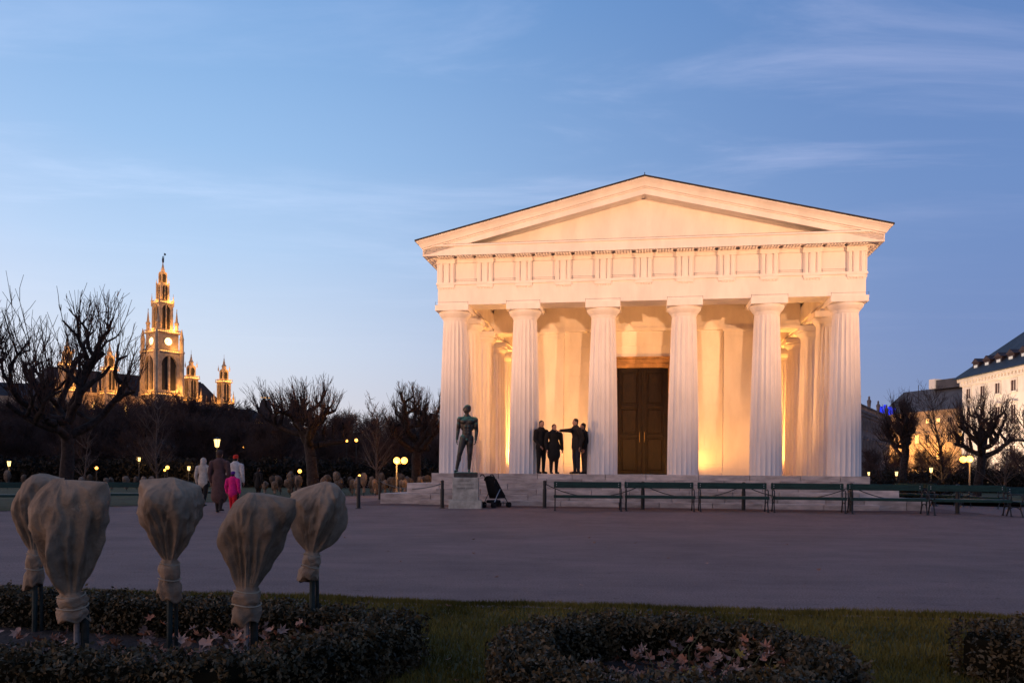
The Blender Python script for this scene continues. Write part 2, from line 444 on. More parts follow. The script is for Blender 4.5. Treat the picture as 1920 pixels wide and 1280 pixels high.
    rake('raking_sima', sima, WHITE)
    geis = [(-.935, .252, -.90), (-.935, .285, -.90), (-.90, .29, -.87), (-.90, .47, -.87), (-.86, .48, -.84), (-.86, .44, -.84), (-.25, .44, -.84), (-.25, .252, -.90)]
    rake('raking_cornice', geis, WHITE)
    for sg in (-1, 1):
        r0 = [(MID + sg*(MID - ae), y, zroof(ae) + h) for y, h, ae in ((-1.15, .002, -1.11), (-1.15, .05, -1.11), (DEP + 1.1, .05, -1.11), (DEP + 1.1, .002, -1.11))]
        r1 = [(MID, y, zap + h) for y, h in ((-1.15, .002), (-1.15, .05), (DEP + 1.1, .05), (DEP + 1.1, .002))]
        MB().loft([r0, r1] if sg < 0 else [r1, r0]).build('roof_slope', ROOF, temple)
    # roof void behind the cornice so no light leaks through
    MB().prismy([(0, zt), (W, zt), (MID, zt + MID*m)], DEP + .2, DEP + .5).build('rear_gable', WHITE, temple)
    MB().tube([(MID, -1.0, zap + .03), (MID, -1.0, zap + .17)], .012, 6).build('lightning_rod', IRON, temple)
    MB().tube([(atip + .62, -1.0, zroof(atip + .62) + .03), (atip + .62, -1.0, zroof(atip + .62) + .10)], .012, 6).build('lightning_rod', IRON, temple)
    MB().tube([(W - atip - .62, -1.0, zroof(atip + .62) + .03), (W - atip - .62, -1.0, zroof(atip + .62) + .10)], .012, 6).build('lightning_rod', IRON, temple)
    # bird wires along ledges, lead flashing at the foot of the gable
    LEAD = mat('lead', (0.10, 0.095, 0.10), 0.5, 0.3, 3)
    MB().box(-.2, W + .2, -.94, -.385, zt, zt + .012).build('flashing', LEAD, temple)
    w = MB()
    for k in range(17):
        a = .6 + k*(W - 1.2)/16; w.tube([(a, -.75, zt), (a, -.75, zt + .07)], .006, 4)
    w.tube([(.6, -.75, zt + .06), (W - .6, -.75, zt + .06)], .004, 4)
    w.build('bird_wire', IRON, temple)['kind'] = 'stuff'
    w = MB()
    for p, q in zip(xs, xs[1:]):
        for z in (.05, .10): w.tube([(p + hw, yf - .06, zf0 + z), (q - hw, yf - .06, zf0 + z)], .004, 4)
        for x in (p + hw + .03, q - hw - .03): w.tube([(x, yf - .06, zf0), (x, yf - .06, zf0 + .12)], .005, 4)
    w.build('bird_wire', LEAD, temple)['kind'] = 'stuff'
    w = MB()
    for a in CA:
        for s_ in (-.55, .55): w.tube([(a + s_, -.55, ZA0), (a + s_, -.55, ZA0 + .10)], .006, 4)
        w.tube([(a - .55, -.55, ZA0 + .08), (a + .55, -.55, ZA0 + .08)], .004, 4)
    w.build('bird_wire', LEAD, temple)['kind'] = 'stuff'
build_entablature()

WB = 4.75                                        # depth of the cella front
CH = 4.12                                        # half width of the cella
def build_cella():
    zc = S0 + 6.42
    MB().box(-.40, W + .40, -.40, DEP + .4, zc, zc + 0.12).build('ceiling', WHITE, temple)
    for bb in CB[1:-1]:
        if bb > 1 and abs(bb - WB) > 1.2:
            MB().box(.52, MID - CH - .02, bb - .16, bb + .16, zc - .22, zc - .002).build('ceiling_beam', WHITE, temple)
            MB().box(MID + CH + .02, W - .52, bb - .16, bb + .16, zc - .22, zc - .002).build('ceiling_beam', WHITE, temple)
    for a in CA[1:-1]:
        MB().box(a - .16, a + .16, .54, WB - .06, zc - .22, zc - .002).build('ceiling_beam', WHITE, temple)
    # front wall round the door, built in courses with open joints
    dw, dh = 0.96, 4.08
    rng = random.Random(8)
    z = S0 + 0.42; ztop = S0 + 5.471; nC = 9; hh = (ztop - z)/nC
    MB().box(MID - CH + .05, MID - dw - .2, WB + .02, WB + .6, S0, ztop).build('wall_core', WHITE, temple)
    MB().box(MID + dw + .2, MID + CH - .05, WB + .02, WB + .6, S0, ztop).build('wall_core', WHITE, temple)
    MB().box(MID - dw - .2, MID + dw + .2, WB + .02, WB + .6, S0 + dh + .2, ztop).build('wall_core', WHITE, temple)
    for k in range(nC):
        off = 0.45*(k % 2)
        for sg in (-1, 1):
            p = dw + .30; e = CH - 1.13
            cuts = [p] + [c for c in (p + .62 + off, p + 1.5 + off) if c < e - .2] + [e]
            if z + k*hh > S0 + dh + .45 and sg > 0: cuts = [-p] + cuts
            if z + k*hh > S0 + dh + .45 and sg < 0: cuts = cuts
            for c0, c1 in zip(cuts, cuts[1:]):
                x0, x1 = MID + sg*c0, MID + sg*c1
                b = MB(); b.bbox(min(x0, x1) + .0012, max(x0, x1) - .0012, WB - .004, WB + .03, z + k*hh + .0012, z + (k+1)*hh - .0012, .002)
                b.build('wall_block', WHITE, temple)
    # plinth course
    for sg in (-1, 1):
        x0, x1 = MID + sg*(dw + .3), MID + sg*(CH - 1.13)
        MB().bbox(min(x0, x1), max(x0, x1), WB - .05, WB + .02, S0, S0 + .30, .01).build('plinth_course', WHITE, temple)
        MB().bbox(min(x0, x1), max(x0, x1), WB - .03, WB + .02, S0 + .302, S0 + .415, .01).build('plinth_course', WHITE, temple)
        # anta: corner pilaster with cap
        xa, xb = MID + sg*(CH - 1.12), MID + sg*CH
        x0, x1 = min(xa, xb), max(xa, xb)
        an = MB().bbox(x0, x1, WB - .16, WB + 1.0, S0, S0 + 5.20, .006).build('anta', WHITE, temple)
        MB().bbox(x0 - .03, x1 + .03, WB - .19, WB + 1.03, S0, S0 + .30, .01).build('anta_base', WHITE, an)
        MB().box(x0 - .02, x1 + .02, WB - .18, WB + 1.0, S0 + 5.20, S0 + 5.26).build('anta_cap', WHITE, an)
        MB().box(x0 - .01, x1 + .01, WB - .17, WB + 1.0, S0 + 5.262, S0 + 5.38).build('anta_cap', WHITE, an)
        MB().box(x0 - .05, x1 + .05, WB - .22, WB + 1.0, S0 + 5.382, S0 + 5.47).build('anta_cap', WHITE, an)
        # side wall of the cella
        MB().box(x0 + (.05 if sg < 0 else .6), x1 - (.6 if sg < 0 else .05), WB + 1.0, DEP - 2.6, S0, zc).build('cella_side_wall', WHITE, temple)
    # beam across the porch and the aisles
    MB().box(.50, W - .50, WB - .12, WB + .75, S0 + 5.472, S0 + 5.50 + .08).build('porch_beam_fillet', WHITE, temple)
    MB().box(.50, W - .50, WB - .08, WB + .72, S0 + 5.582, zc - .002).build('porch_beam', WHITE, temple)
    # door and its stone surround
    SUR = mat('door_stone', (0.36, 0.20, 0.085), 0.6, 0.3, 5, 0.2, 30, detail=8)
    for sg in (-1, 1):
        x0, x1 = MID + sg*dw, MID + sg*(dw + .16)
        MB().bbox(min(x0, x1), max(x0, x1), WB - .06, WB + .5, S0, S0 + dh, .012).build('door_jamb', SUR, temple)
        x0, x1 = MID + sg*(dw + .162), MID + sg*(dw + .29)
        MB().bbox(min(x0, x1), max(x0, x1), WB - .03, WB + .5, S0, S0 + dh + .16, .012).build('door_jamb', SUR, temple)
    MB().bbox(MID - dw - .16, MID + dw + .16, WB - .06, WB + .5, S0 + dh + .002, S0 + dh + .16, .012).build('lintel', SUR, temple)
    MB().bbox(MID - dw - .29, MID + dw + .29, WB - .035, WB + .5, S0 + dh + .162, S0 + dh + .34, .012).build('lintel', SUR, temple)
    MB().bbox(MID - dw - .33, MID + dw + .33, WB - .10, WB + .4, S0 + dh + .342, S0 + dh + .42, .012).build('lintel', SUR, temple)
    DOOR = mat('door_bronze', (0.013, 0.006, 0.0025), 0.5, 0.5, 4, 0.3, 25, metal=0.25, detail=8, stretch=(3, 3, 1))
    BRASS = mat('brass', (0.30, 0.19, 0.06), 0.35, metal=0.9)
    for sg in (-1, 1):
        d = MB(); a, c = (.006, dw - .004)
        x0, x1 = (MID + a, MID + c) if sg > 0 else (MID - c, MID - a)
        d.box(x0, x1, WB + .10, WB + .16, S0 + .02, S0 + dh - .01)
        d = d.build('door', DOOR, temple)
        zs = [S0 + .12, S0 + 1.45, S0 + 1.55, S0 + 2.55, S0 + 2.68, S0 + dh - .14]
        fr = [(x0, x0 + .15), (x1 - .15, x1)]
        for (u0, u1) in fr: MB().bbox(u0, u1, WB + .06, WB + .10, S0 + .02, S0 + dh - .01, .008).build('door_stile', DOOR, d)
        for (z0, z1) in ((S0 + .02, zs[0]), (zs[1], zs[2]), (zs[3], zs[4]), (zs[5], S0 + dh - .01)):
            MB().bbox(x0 + .152, x1 - .152, WB + .062, WB + .10, z0, z1, .008).build('door_rail', DOOR, d)
        for (z0, z1) in ((zs[0], zs[1]), (zs[2], zs[3]), (zs[4], zs[5])):
            MB().bbox(x0 + .21, x1 - .21, WB + .078, WB + .10, z0 + .06, z1 - .06, .02).build('door_panel', DOOR, d)
        hx = MID + sg*.09
        MB().tube([(hx, WB + .06, S0 + 1.25), (hx, WB + .0, S0 + 1.28), (hx, WB + .0, S0 + 1.62), (hx, WB + .06, S0 + 1.65)], .013, 6).build('door_handle', BRASS, d)
    MB().tube([(MID, WB + .045, S0 + .03), (MID, WB + .045, S0 + dh - .02)], .018, 8).build('astragal', DOOR, temple)
build_cella()

# ------------------------------------------------------------------ floodlights of the temple
HOUS = mat('lamp_housing', (0.05, 0.05, 0.05), 0.5)
WARM = (1.0, 0.425, 0.078)
LENS = mat('flood_lens', (1, .8, .5), .3, emit=(1.0, 0.66, 0.30), estr=12)
def floodlight(label, p, aim, power, size=0.25, spot=None, blend=0.6, color=WARM, group='floodlights of the temple', soft=0.12):
    t = thing('floodlight', label, 'floodlight', p, 0, group)
    d = (Vector(aim) - Vector(p)); rot = d.to_track_quat('-Z', 'Y')
    h = MB(); h.bbox(-size*.7, size*.7, -size*.45, size*.45, .02, .14, .015); h = h.build('housing', HOUS, t, (0, 0, .16)); h.rotation_mode = 'QUATERNION'; h.rotation_quaternion = rot
    l = MB().box(-size*.6, size*.6, -size*.36, size*.36, .012, .018).build('lens', LENS, h)
    MB().tube([(-size*.75, 0, 0), (-size*.75, 0, .18), (size*.75, 0, .18), (size*.75, 0, 0)], .012, 6).build('bracket', HOUS, t)
    if spot:
        L = bpy.data.lights.new('flood_beam', 'SPOT'); L.spot_size = R(spot); L.spot_blend = blend; L.shadow_soft_size = soft
    else:
        L = bpy.data.lights.new('flood_beam', 'AREA'); L.shape = 'RECTANGLE'; L.size = size*1.4; L.size_y = size*.9
    L.energy = power; L.color = color
    o = bpy.data.objects.new('flood_beam', L); COL.objects.link(o); o.parent = t
    o.location = Vector((0, 0, .16)) + d.normalized()*0.03; o.rotation_mode = 'QUATERNION'; o.rotation_quaternion = rot
    return t
def tw(a, b, z=0.0):
    return Vector((TX + a*TU[0] + b*TV[0], TY + a*TU[1] + b*TV[1], TG + S0 + z))
for sg, nm in ((-1, 'left'), (1, 'right')):
    floodlight('small warm floodlight at the foot of the wall %s of the temple door' % nm, tw(MID + sg*1.95, WB - .8), tw(MID + sg*2.3, WB, 3.0), P_WALL*(1 if sg < 0 else 1.3), size=.16, spot=165, soft=.05)
    floodlight('warm floodlight on the porch floor behind the column %s of the door' % nm, tw(MID + sg*1.27, 1.0), tw(MID + sg*1.5, WB, 3.6), P_PORCH, spot=125, blend=.8, soft=.06)
    floodlight('warm floodlight on the porch floor behind the second column from the %s' % nm, tw(MID + sg*3.9, 1.0), tw(MID + sg*3.6, WB, 4.2), P_PORCH, spot=130, blend=.8, soft=.06)
for b_, lab in ((9.6, 'near the front'), (15.2, 'half way back')):
    floodlight('warm floodlight on the left aisle floor of the temple, ' + lab, tw(1.4, b_), tw(1.1, b_ - .6, 4), P_AISLE, spot=170, soft=.05)
    floodlight('warm floodlight on the right aisle floor of the temple, ' + lab, tw(W - 1.4, b_), tw(W - 1.1, b_ - .6, 4), P_AISLE, spot=170, soft=.05)
# floods on masts out on the lawns to either side that wash the front
for px, Y, hm, pw, lab in ((-21.0, 10.0, 4.2, P_FRONT_L, 'left'), (25.5, 5.5, 4.2, P_FRONT_R, 'right')):
    p = Vector((px, Y, g(px, Y) + hm))
    t = floodlight('warm floodlight on a mast to the %s of the forecourt' % lab, p, tw(MID + (1.5 if lab == 'right' else -2.5), -.5, 8.4), pw, size=.35, spot=35, blend=.9, soft=.12, color=(1.0, .53, .25))
    MB().lathe([(.09, -hm - .05), (.07, -hm + .4), (.05, 0)], 10).build('mast', HOUS, t)
# ------------------------------------------------------------------ lawns, hedged beds, litter
GRASS_SOIL = mat('lawn_soil', (0.075, 0.058, 0.014), 0.95, 0.4, 6, 0.5, 60)
GRASS = mat('grass_blades', (0.14, 0.115, 0.020), 0.9, 0.5, 1.2, detail=6, col2=(0.21, 0.15, 0.036), spec=.1)
LEAFG = mat('box_leaves', (0.028, 0.027, 0.010), 0.6, 0.6, 9, detail=5, col2=(0.13, 0.088, 0.042), spec=0.25)
SOIL = mat('bed_soil', (0.035, 0.022, 0.018), 0.95, 0.5, 12, 0.8, 40)
def edgeY(X): return 7.02 - 0.128*X + 0.025*math.sin(2.3*X) + 0.022*math.sin(7.1*X + 1) + 0.015*math.sin(19*X)      # far edge of the near lawn
def near_lawn():
    xs = np.linspace(-9, 9, 61); rows = []
    for t in np.linspace(0, 1, 18):
        rows.append([(x, -1.5 + (edgeY(x) + 1.5)*t, 0.03 - 0.024*max(0, (t - .97)/.03)) for x in xs])
    o = struct(MB().loft(rows, cap=False, closed=False).build('lawn', GRASS_SOIL, smooth=True))
    return o
near_lawn()
def grass_blades(n=150000, seed=3):
    rs = np.random.RandomState(seed)
    Y = 2.2 + (rs.rand(n)**0.85)*6.0; X = (rs.rand(n) - .5)*2*(0.72*Y + .3)
    E = np.array([edgeY(x) for x in X]); k = (Y < E + 0.03*rs.randn(n))
    X, Y = X[k], Y[k]; n = len(X)
    # extra tufts along the asphalt edge
    m = 16000; X2 = (rs.rand(m) - .5)*11; Y2 = np.array([edgeY(x) for x in X2]) + 0.045*rs.randn(m)
    X = np.r_[X, X2]; Y = np.r_[Y, Y2]; n = len(X)
    patch = 0.5 + 0.5*np.sin(X*2.1 + np.sin(Y*1.7)*2)*np.cos(Y*1.9 + X)
    H = (0.022 + 0.028*rs.rand(n))*(0.75 + .5*patch); A = rs.rand(n)*2*np.pi; w = 0.0035 + 0.002*rs.rand(n)
    lean = 0.9*H; B = rs.rand(n)*2*np.pi
    p0 = np.c_[X - w*np.cos(A), Y - w*np.sin(A), np.full(n, .028)]; p1 = np.c_[X + w*np.cos(A), Y + w*np.sin(A), np.full(n, .028)]
    p2 = np.c_[X + lean*np.cos(B)*rs.rand(n), Y + lean*np.sin(B)*rs.rand(n), .03 + H]
    v = np.stack([p0, p1, p2], 1).reshape(-1, 3)
    tri_mesh('grass', v, GRASS, 'short winter grass of the near lawn')
def tri_mesh(name, v, m, label=None, parent=None, corners=3):
    n = len(v)//corners; me = bpy.data.meshes.new(name)
    me.vertices.add(len(v)); me.vertices.foreach_set('co', np.asarray(v, np.float32).ravel())
    me.loops.add(len(v)); me.loops.foreach_set('vertex_index', np.arange(len(v), dtype=np.int32))
    me.polygons.add(n); me.polygons.foreach_set('loop_start', np.arange(0, len(v), corners, dtype=np.int32))
    me.polygons.foreach_set('loop_total', np.full(n, corners, np.int32))
    me.materials.append(m); me.update(); me.validate()
    o = link(name, me, parent)
    if label: tag(o, label, 'grass', None, 'stuff')
    return o
grass_blades()

def hedge(name, label, path, width, height, seed, closed=False, n_per_m=5200):
    """clipped box hedge along a path of ground points: dark core, twiggy stems and a skin of small leaves"""
    rs = np.random.RandomState(seed); P = [Vector((x, y, 0)) for x, y in path]
    t = thing(name, label, 'hedge', P[0], 0, 'clipped low box hedges round the rose beds')
    o0 = P[0]
    if closed: P = P + [P[0]]
    # resample
    pts = []
    for a, b in zip(P, P[1:]):
        k = max(2, int((b - a).length/0.06))
        pts += [a.lerp(b, i/k) for i in range(k)]
    pts.append(P[-1]); m = len(pts)
    rings = []; N_ = []
    for i, p in enumerate(pts):
        d = (pts[min(i+1, m-1)] - pts[max(i-1, 0)])
        if closed and i in (0, m-1): d = pts[1] - pts[m-2]
        d.normalize(); N_.append(Vector((-d.y, d.x, 0)))
    for i, p in enumerate(pts):
        w = width/2*(0.66 + .06*math.sin(i*.9 + seed)); h = height*(0.88 + .03*math.sin(i*.37 + seed*2)); q = p - o0
        n = N_[i]
        ring = [q - n*w*.8 + Vector((0, 0, .05)), q - n*w + Vector((0, 0, h*.35)), q - n*w + Vector((0, 0, h*.9)), q - n*w*.8 + Vector((0, 0, h)), q + n*w*.8 + Vector((0, 0, h)), q + n*w + Vector((0, 0, h*.9)), q + n*w + Vector((0, 0, h*.35)), q + n*w*.8 + Vector((0, 0, .05))]
        rings.append([tuple(v) for v in ring])
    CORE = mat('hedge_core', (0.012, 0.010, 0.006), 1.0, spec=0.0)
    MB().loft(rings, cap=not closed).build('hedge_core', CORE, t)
    L = sum((b - a).length for a, b in zip(pts, pts[1:])); n = int(L*n_per_m)
    idx = rs.rand(n)*(m - 1.001); i0 = idx.astype(int); fr = idx - i0
    PT = np.array([tuple(p - o0) for p in pts]); NN = np.array([tuple(v) for v in N_])
    C = PT[i0]*(1 - fr)[:, None] + PT[i0 + 1]*fr[:, None]; Nn = NN[i0]
    # where on the section: far side, top, near side
    per = width + 2*height; u = rs.rand(n)*per
    side = np.where(u < height, -1, np.where(u > height + width, 1, 0))
    off = np.where(side == 0, (u - height) - width/2, side*width/2*(1 + .05*rs.randn(n)))
    zz = np.where(side == 0, height*(1 + .05*rs.randn(n)), np.where(side < 0, u, u - height - width))
    zz = zz + .012*np.sin(idx*.9) + .01*np.sin(idx*2.3 + off*9)
    zz = np.maximum(zz, .03 + .07*rs.rand(n))
    C = C + Nn*off[:, None]; C[:, 2] = zz
    # end caps for open hedges
    if not closed:
        e = int(width*height*n_per_m*1.6)
        for P_, dirn in ((pts[0], -1), (pts[-1], 1)):
            k = 0 if dirn < 0 else m - 1
            o_ = (rs.rand(e) - .5)*width; z_ = .04 + rs.rand(e)*height
            fw = np.array((N_[k].y, -N_[k].x, 0))*dirn
            Cc = np.array(tuple(P_ - o0)) + np.outer(o_, NN[k]) + np.outer(.02*rs.rand(e), fw); Cc[:, 2] = z_
            C = np.r_[C, Cc]
        n = len(C)
    s = 0.007 + 0.007*rs.rand(n)
    a = rs.randn(n, 3); a /= np.linalg.norm(a, axis=1)[:, None]
    b = np.cross(a, rs.randn(n, 3)); b /= np.linalg.norm(b, axis=1)[:, None]
    jit = rs.randn(n, 3)*.008; C = C + jit
    v = np.stack([C - a*s[:, None]*1.3, C + b*s[:, None]*.7, C + a*s[:, None]*1.3, C - b*s[:, None]*.7], 1).reshape(-1, 3)
    f = tri_mesh('foliage', v, LEAFG, None, t, 4); f['kind'] = 'stuff'
    st = MB()
    for k in range(int(L*7)):
        i = rs.randint(m); q = pts[i] - o0 + N_[i]*((rs.rand() - .5)*width*.8)
        st.tube([q, q + Vector((rs.randn()*.03, rs.randn()*.03, height*.5))], [.006, .003], 4)
    st = st.build('stems', mat('hedge_stem', (.06, .045, .035), .9), t); st['kind'] = 'stuff'
    return t
HH = 0.30
hedge('box_hedge', 'long dark box hedge bed under the burlap wrapped roses, pointed at its right end',
      [(-6.5, 6.30), (-3.4, 5.66), (-1.6, 5.20), (-.62, 4.78), (-.93, 4.05), (-1.25, 3.62), (-2.6, 3.78), (-6.0, 4.25)], .30, HH, 1)
hedge('box_hedge', 'rounded ring of box hedge with brown leaves inside, bottom centre of the lawn',
      [(.03, 4.02), (.13, 4.45), (.50, 4.78), (.95, 4.78), (1.32, 4.50), (1.48, 4.02), (1.42, 3.60), (1.0, 3.30), (.45, 3.28), (.12, 3.58)], .27, HH, 2, True)
hedge('box_hedge', 'dark box hedge at the right edge of the lawn, pointed at its left end',
      [(6.5, 4.30), (3.6, 4.66), (2.86, 4.72), (2.68, 4.68), (2.60, 4.58), (2.64, 4.44), (2.80, 4.22), (3.2, 3.75), (6.5, 3.2)], .30, HH, 3)
def bed(poly, z, name, label):
    o = MB().prism(poly, -.05, z).build(name, SOIL); struct(o); o['label'] = label; return o
bedL = bed([(-6.5, 6.2), (-3.4, 5.56), (-1.6, 5.1), (-.75, 4.75), (-1.0, 4.1), (-1.3, 3.7), (-2.6, 3.9), (-6, 4.35)], .09, 'flower_bed', 'soil of the left rose bed')
bedC = bed([(.13, 4.02), (.2, 4.4), (.55, 4.68), (.92, 4.68), (1.25, 4.45), (1.4, 4.02), (1.32, 3.65), (.97, 3.4), (.5, 3.38), (.22, 3.62)], .09, 'flower_bed', 'soil of the round bed in the lawn')
bedR = bed([(6.5, 4.2), (3.6, 4.55), (2.7, 4.62), (2.9, 4.3), (3.3, 3.85), (6.5, 3.35)], .09, 'flower_bed', 'soil of the right bed in the lawn')
LEAFS = [mat('dry_leaf_%s' % n, c, 0.75, 0.35, 25, 0.2, 60) for n, c in (('rust', (.30, .125, .075)), ('pink', (.42, .23, .165)), ('brown', (.16, .08, .055)), ('yellow', (.34, .22, .04)))]
def leaf_mesh(k, rng):
    """a curled maple-like leaf: five lobes, folded along its rib"""
    b = MB(); n = 5; pts = []
    for i in range(11):
        a = -math.pi*.80 + i*(math.pi*1.6)/10; r = (1.0 if i % 2 == 0 else .48)*(1.0 - .25*abs(i - 5)/5)
        pts.append((r*math.sin(a), r*math.cos(a)))
    cu = rng.uniform(.7, 1.7); tw = rng.uniform(-.5, .5)
    vs = [(0, -.1, 0)] + [(x, y, cu*x*x*.6 + .25*cu*y*y + tw*x*y*.4 + rng.uniform(-.08, .08)) for x, y in pts] + [(0, -.9, .15)]
    fs = [(0, i + 2, i + 1) for i in range(10)] + [(0, 1, 12), (0, 12, 11)]
    b.add(vs, fs); return b.mesh('dry_leaf', LEAFS[k % 4], False)
def litter():
    rng = random.Random(5)
    pool = [leaf_mesh(k, rng) for k in (0, 1, 2, 0, 1, 2, 0, 1)]; yellow = [leaf_mesh(3, rng) for _ in range(2)]
    def drop(parent, X, Y, z, s, me=None):
        o = link('dry_leaf', me or rng.choice(pool), parent, (X, Y, z)); o.scale = (s, s, s)
        o.rotation_euler = (rng.uniform(-.9, .9), rng.uniform(-.9, .9), rng.uniform(0, 6.28))
    for k in range(300):                                     # heap in the left bed
        if k < 190: X = rng.gauss(-1.36, .30); Y = rng.gauss(4.4, .28)
        else: X = rng.uniform(-3.6, -1.2); Y = rng.uniform(4.1, 5.0)
        if not (-3.8 < X < -.95 and 3.95 < Y < 5.1): continue
        drop(bedL, X, Y, .10 + rng.uniform(0, .19 if k < 190 else .07), rng.uniform(.028, .05))
    for k in range(270):
        a = rng.uniform(0, 6.28); r = math.sqrt(rng.random()); X = .80 + .50*r*math.cos(a); Y = 4.0 + .55*r*math.sin(a)
        drop(bedC, X, Y, .10 + rng.uniform(0, .16)*(.5 + max(0, X - .5)), rng.uniform(.022, .042), rng.choice(yellow) if rng.random() < .03 else None)
    for k in range(14):
        X = rng.uniform(-.7, 2.6); Y = rng.uniform(3.6, 6.8); o = link('dry_leaf', rng.choice(pool), None, (X, Y, .055)); s = rng.uniform(.02, .035); o.scale = (s, s, s)
        o.rotation_euler = (rng.uniform(-.5, .5), rng.uniform(-.5, .5), rng.uniform(0, 6)); tag(o, 'single dry brown leaf lying on the near grass', 'leaf', 'stray leaves on the grass')
    for k in range(16):
        X = rng.uniform(-4, 6); Y = rng.uniform(7.5, 15); o = link('dry_leaf', rng.choice(pool), None, (X, Y, .03)); s = rng.uniform(.025, .045); o.scale = (s, s, s)
        o.rotation_euler = (rng.uniform(-.4, .4), rng.uniform(-.4, .4), rng.uniform(0, 6)); tag(o, 'single dry leaf blown onto the grey asphalt', 'leaf', 'stray leaves on the asphalt')
    # green and pale rose canes left standing in the round bed
    CANE = mat('cane', (.09, .085, .035), .8)
    for k in range(8):
        X = rng.uniform(.5, 1.25); Y = rng.uniform(3.7, 4.4); l = rng.uniform(.12, .26)
        MB().tube([(0, 0, 0), (rng.uniform(-.02, .02), 0, l*.5), (rng.uniform(-.09, .09), rng.uniform(-.05, .05), l)], [.004, .003, .002], 5).build('rose_cane', CANE, bedC, (X, Y, .09))
litter()

# ------------------------------------------------------------------ roses wrapped in burlap
def burlap_material():
    m = mat('burlap', (0.31, 0.215, 0.145), 0.95, 0.40, 5, detail=6)
    nt = m.node_tree; N = nt.nodes; L = nt.links; b = N['Principled BSDF']
    tc = N.new('ShaderNodeTexCoord'); hs = []
    for sc in ((420, 420, 60), (60, 60, 420)):
        mp = N.new('ShaderNodeMapping'); L.new(tc.outputs['Object'], mp.inputs[0]); mp.inputs['Scale'].default_value = sc
        n = N.new('ShaderNodeTexNoise'); L.new(mp.outputs[0], n.inputs['Vector']); n.inputs['Scale'].default_value = 1; n.inputs['Detail'].default_value = 2; hs.append(n.outputs[0])
    n3 = N.new('ShaderNodeTexNoise'); L.new(tc.outputs['Object'], n3.inputs['Vector']); n3.inputs['Scale'].default_value = 26; n3.inputs['Detail'].default_value = 5
    ad = N.new('ShaderNodeMath'); L.new(hs[0], ad.inputs[0]); L.new(hs[1], ad.inputs[1])
    ad2 = N.new('ShaderNodeMath'); ad2.operation = 'MULTIPLY_ADD'; L.new(n3.outputs[0], ad2.inputs[0]); ad2.inputs[1].default_value = 2.0; L.new(ad.outputs[0], ad2.inputs[2])
    bp = N.new('ShaderNodeBump'); bp.inputs['Strength'].default_value = .9; bp.inputs['Distance'].default_value = .007
    L.new(ad2.outputs[0], bp.inputs['Height'])
    mp = N.new('ShaderNodeMapping'); L.new(tc.outputs['Object'], mp.inputs[0]); mp.inputs['Scale'].default_value = (13, 13, 4.2)      # creases of the cloth
    n4 = N.new('ShaderNodeTexNoise'); n4.noise_type = 'RIDGED_MULTIFRACTAL'; L.new(mp.outputs[0], n4.inputs['Vector']); n4.inputs['Scale'].default_value = 1; n4.inputs['Detail'].default_value = 3; n4.inputs['Distortion'].default_value = .5
    b2 = N.new('ShaderNodeBump'); b2.inputs['Strength'].default_value = .8; b2.inputs['Distance'].default_value = .018
    L.new(n4.outputs[0], b2.inputs['Height']); L.new(bp.outputs[0], b2.inputs['Normal']); L.new(b2.outputs[0], b.inputs['Normal'])
    return m
BURLAP = burlap_material(); per_object(BURLAP, .72, 1.2)
STAKE = mat('stake_green', (.018, .030, .028), .6, .3, 20)
STAKEW = mat('stake_metal', (.22, .19, .18), .5, .3, 30)
STRING = mat('string', (.35, .28, .2), .9)
def hull_planes(pts):
    b = bmesh.new(); vs = [b.verts.new(p) for p in pts]; bmesh.ops.convex_hull(b, input=vs); b.normal_update()
    pl = [(f.normal.copy(), f.normal.dot(f.verts[0].co)) for f in b.faces]; b.free(); return pl
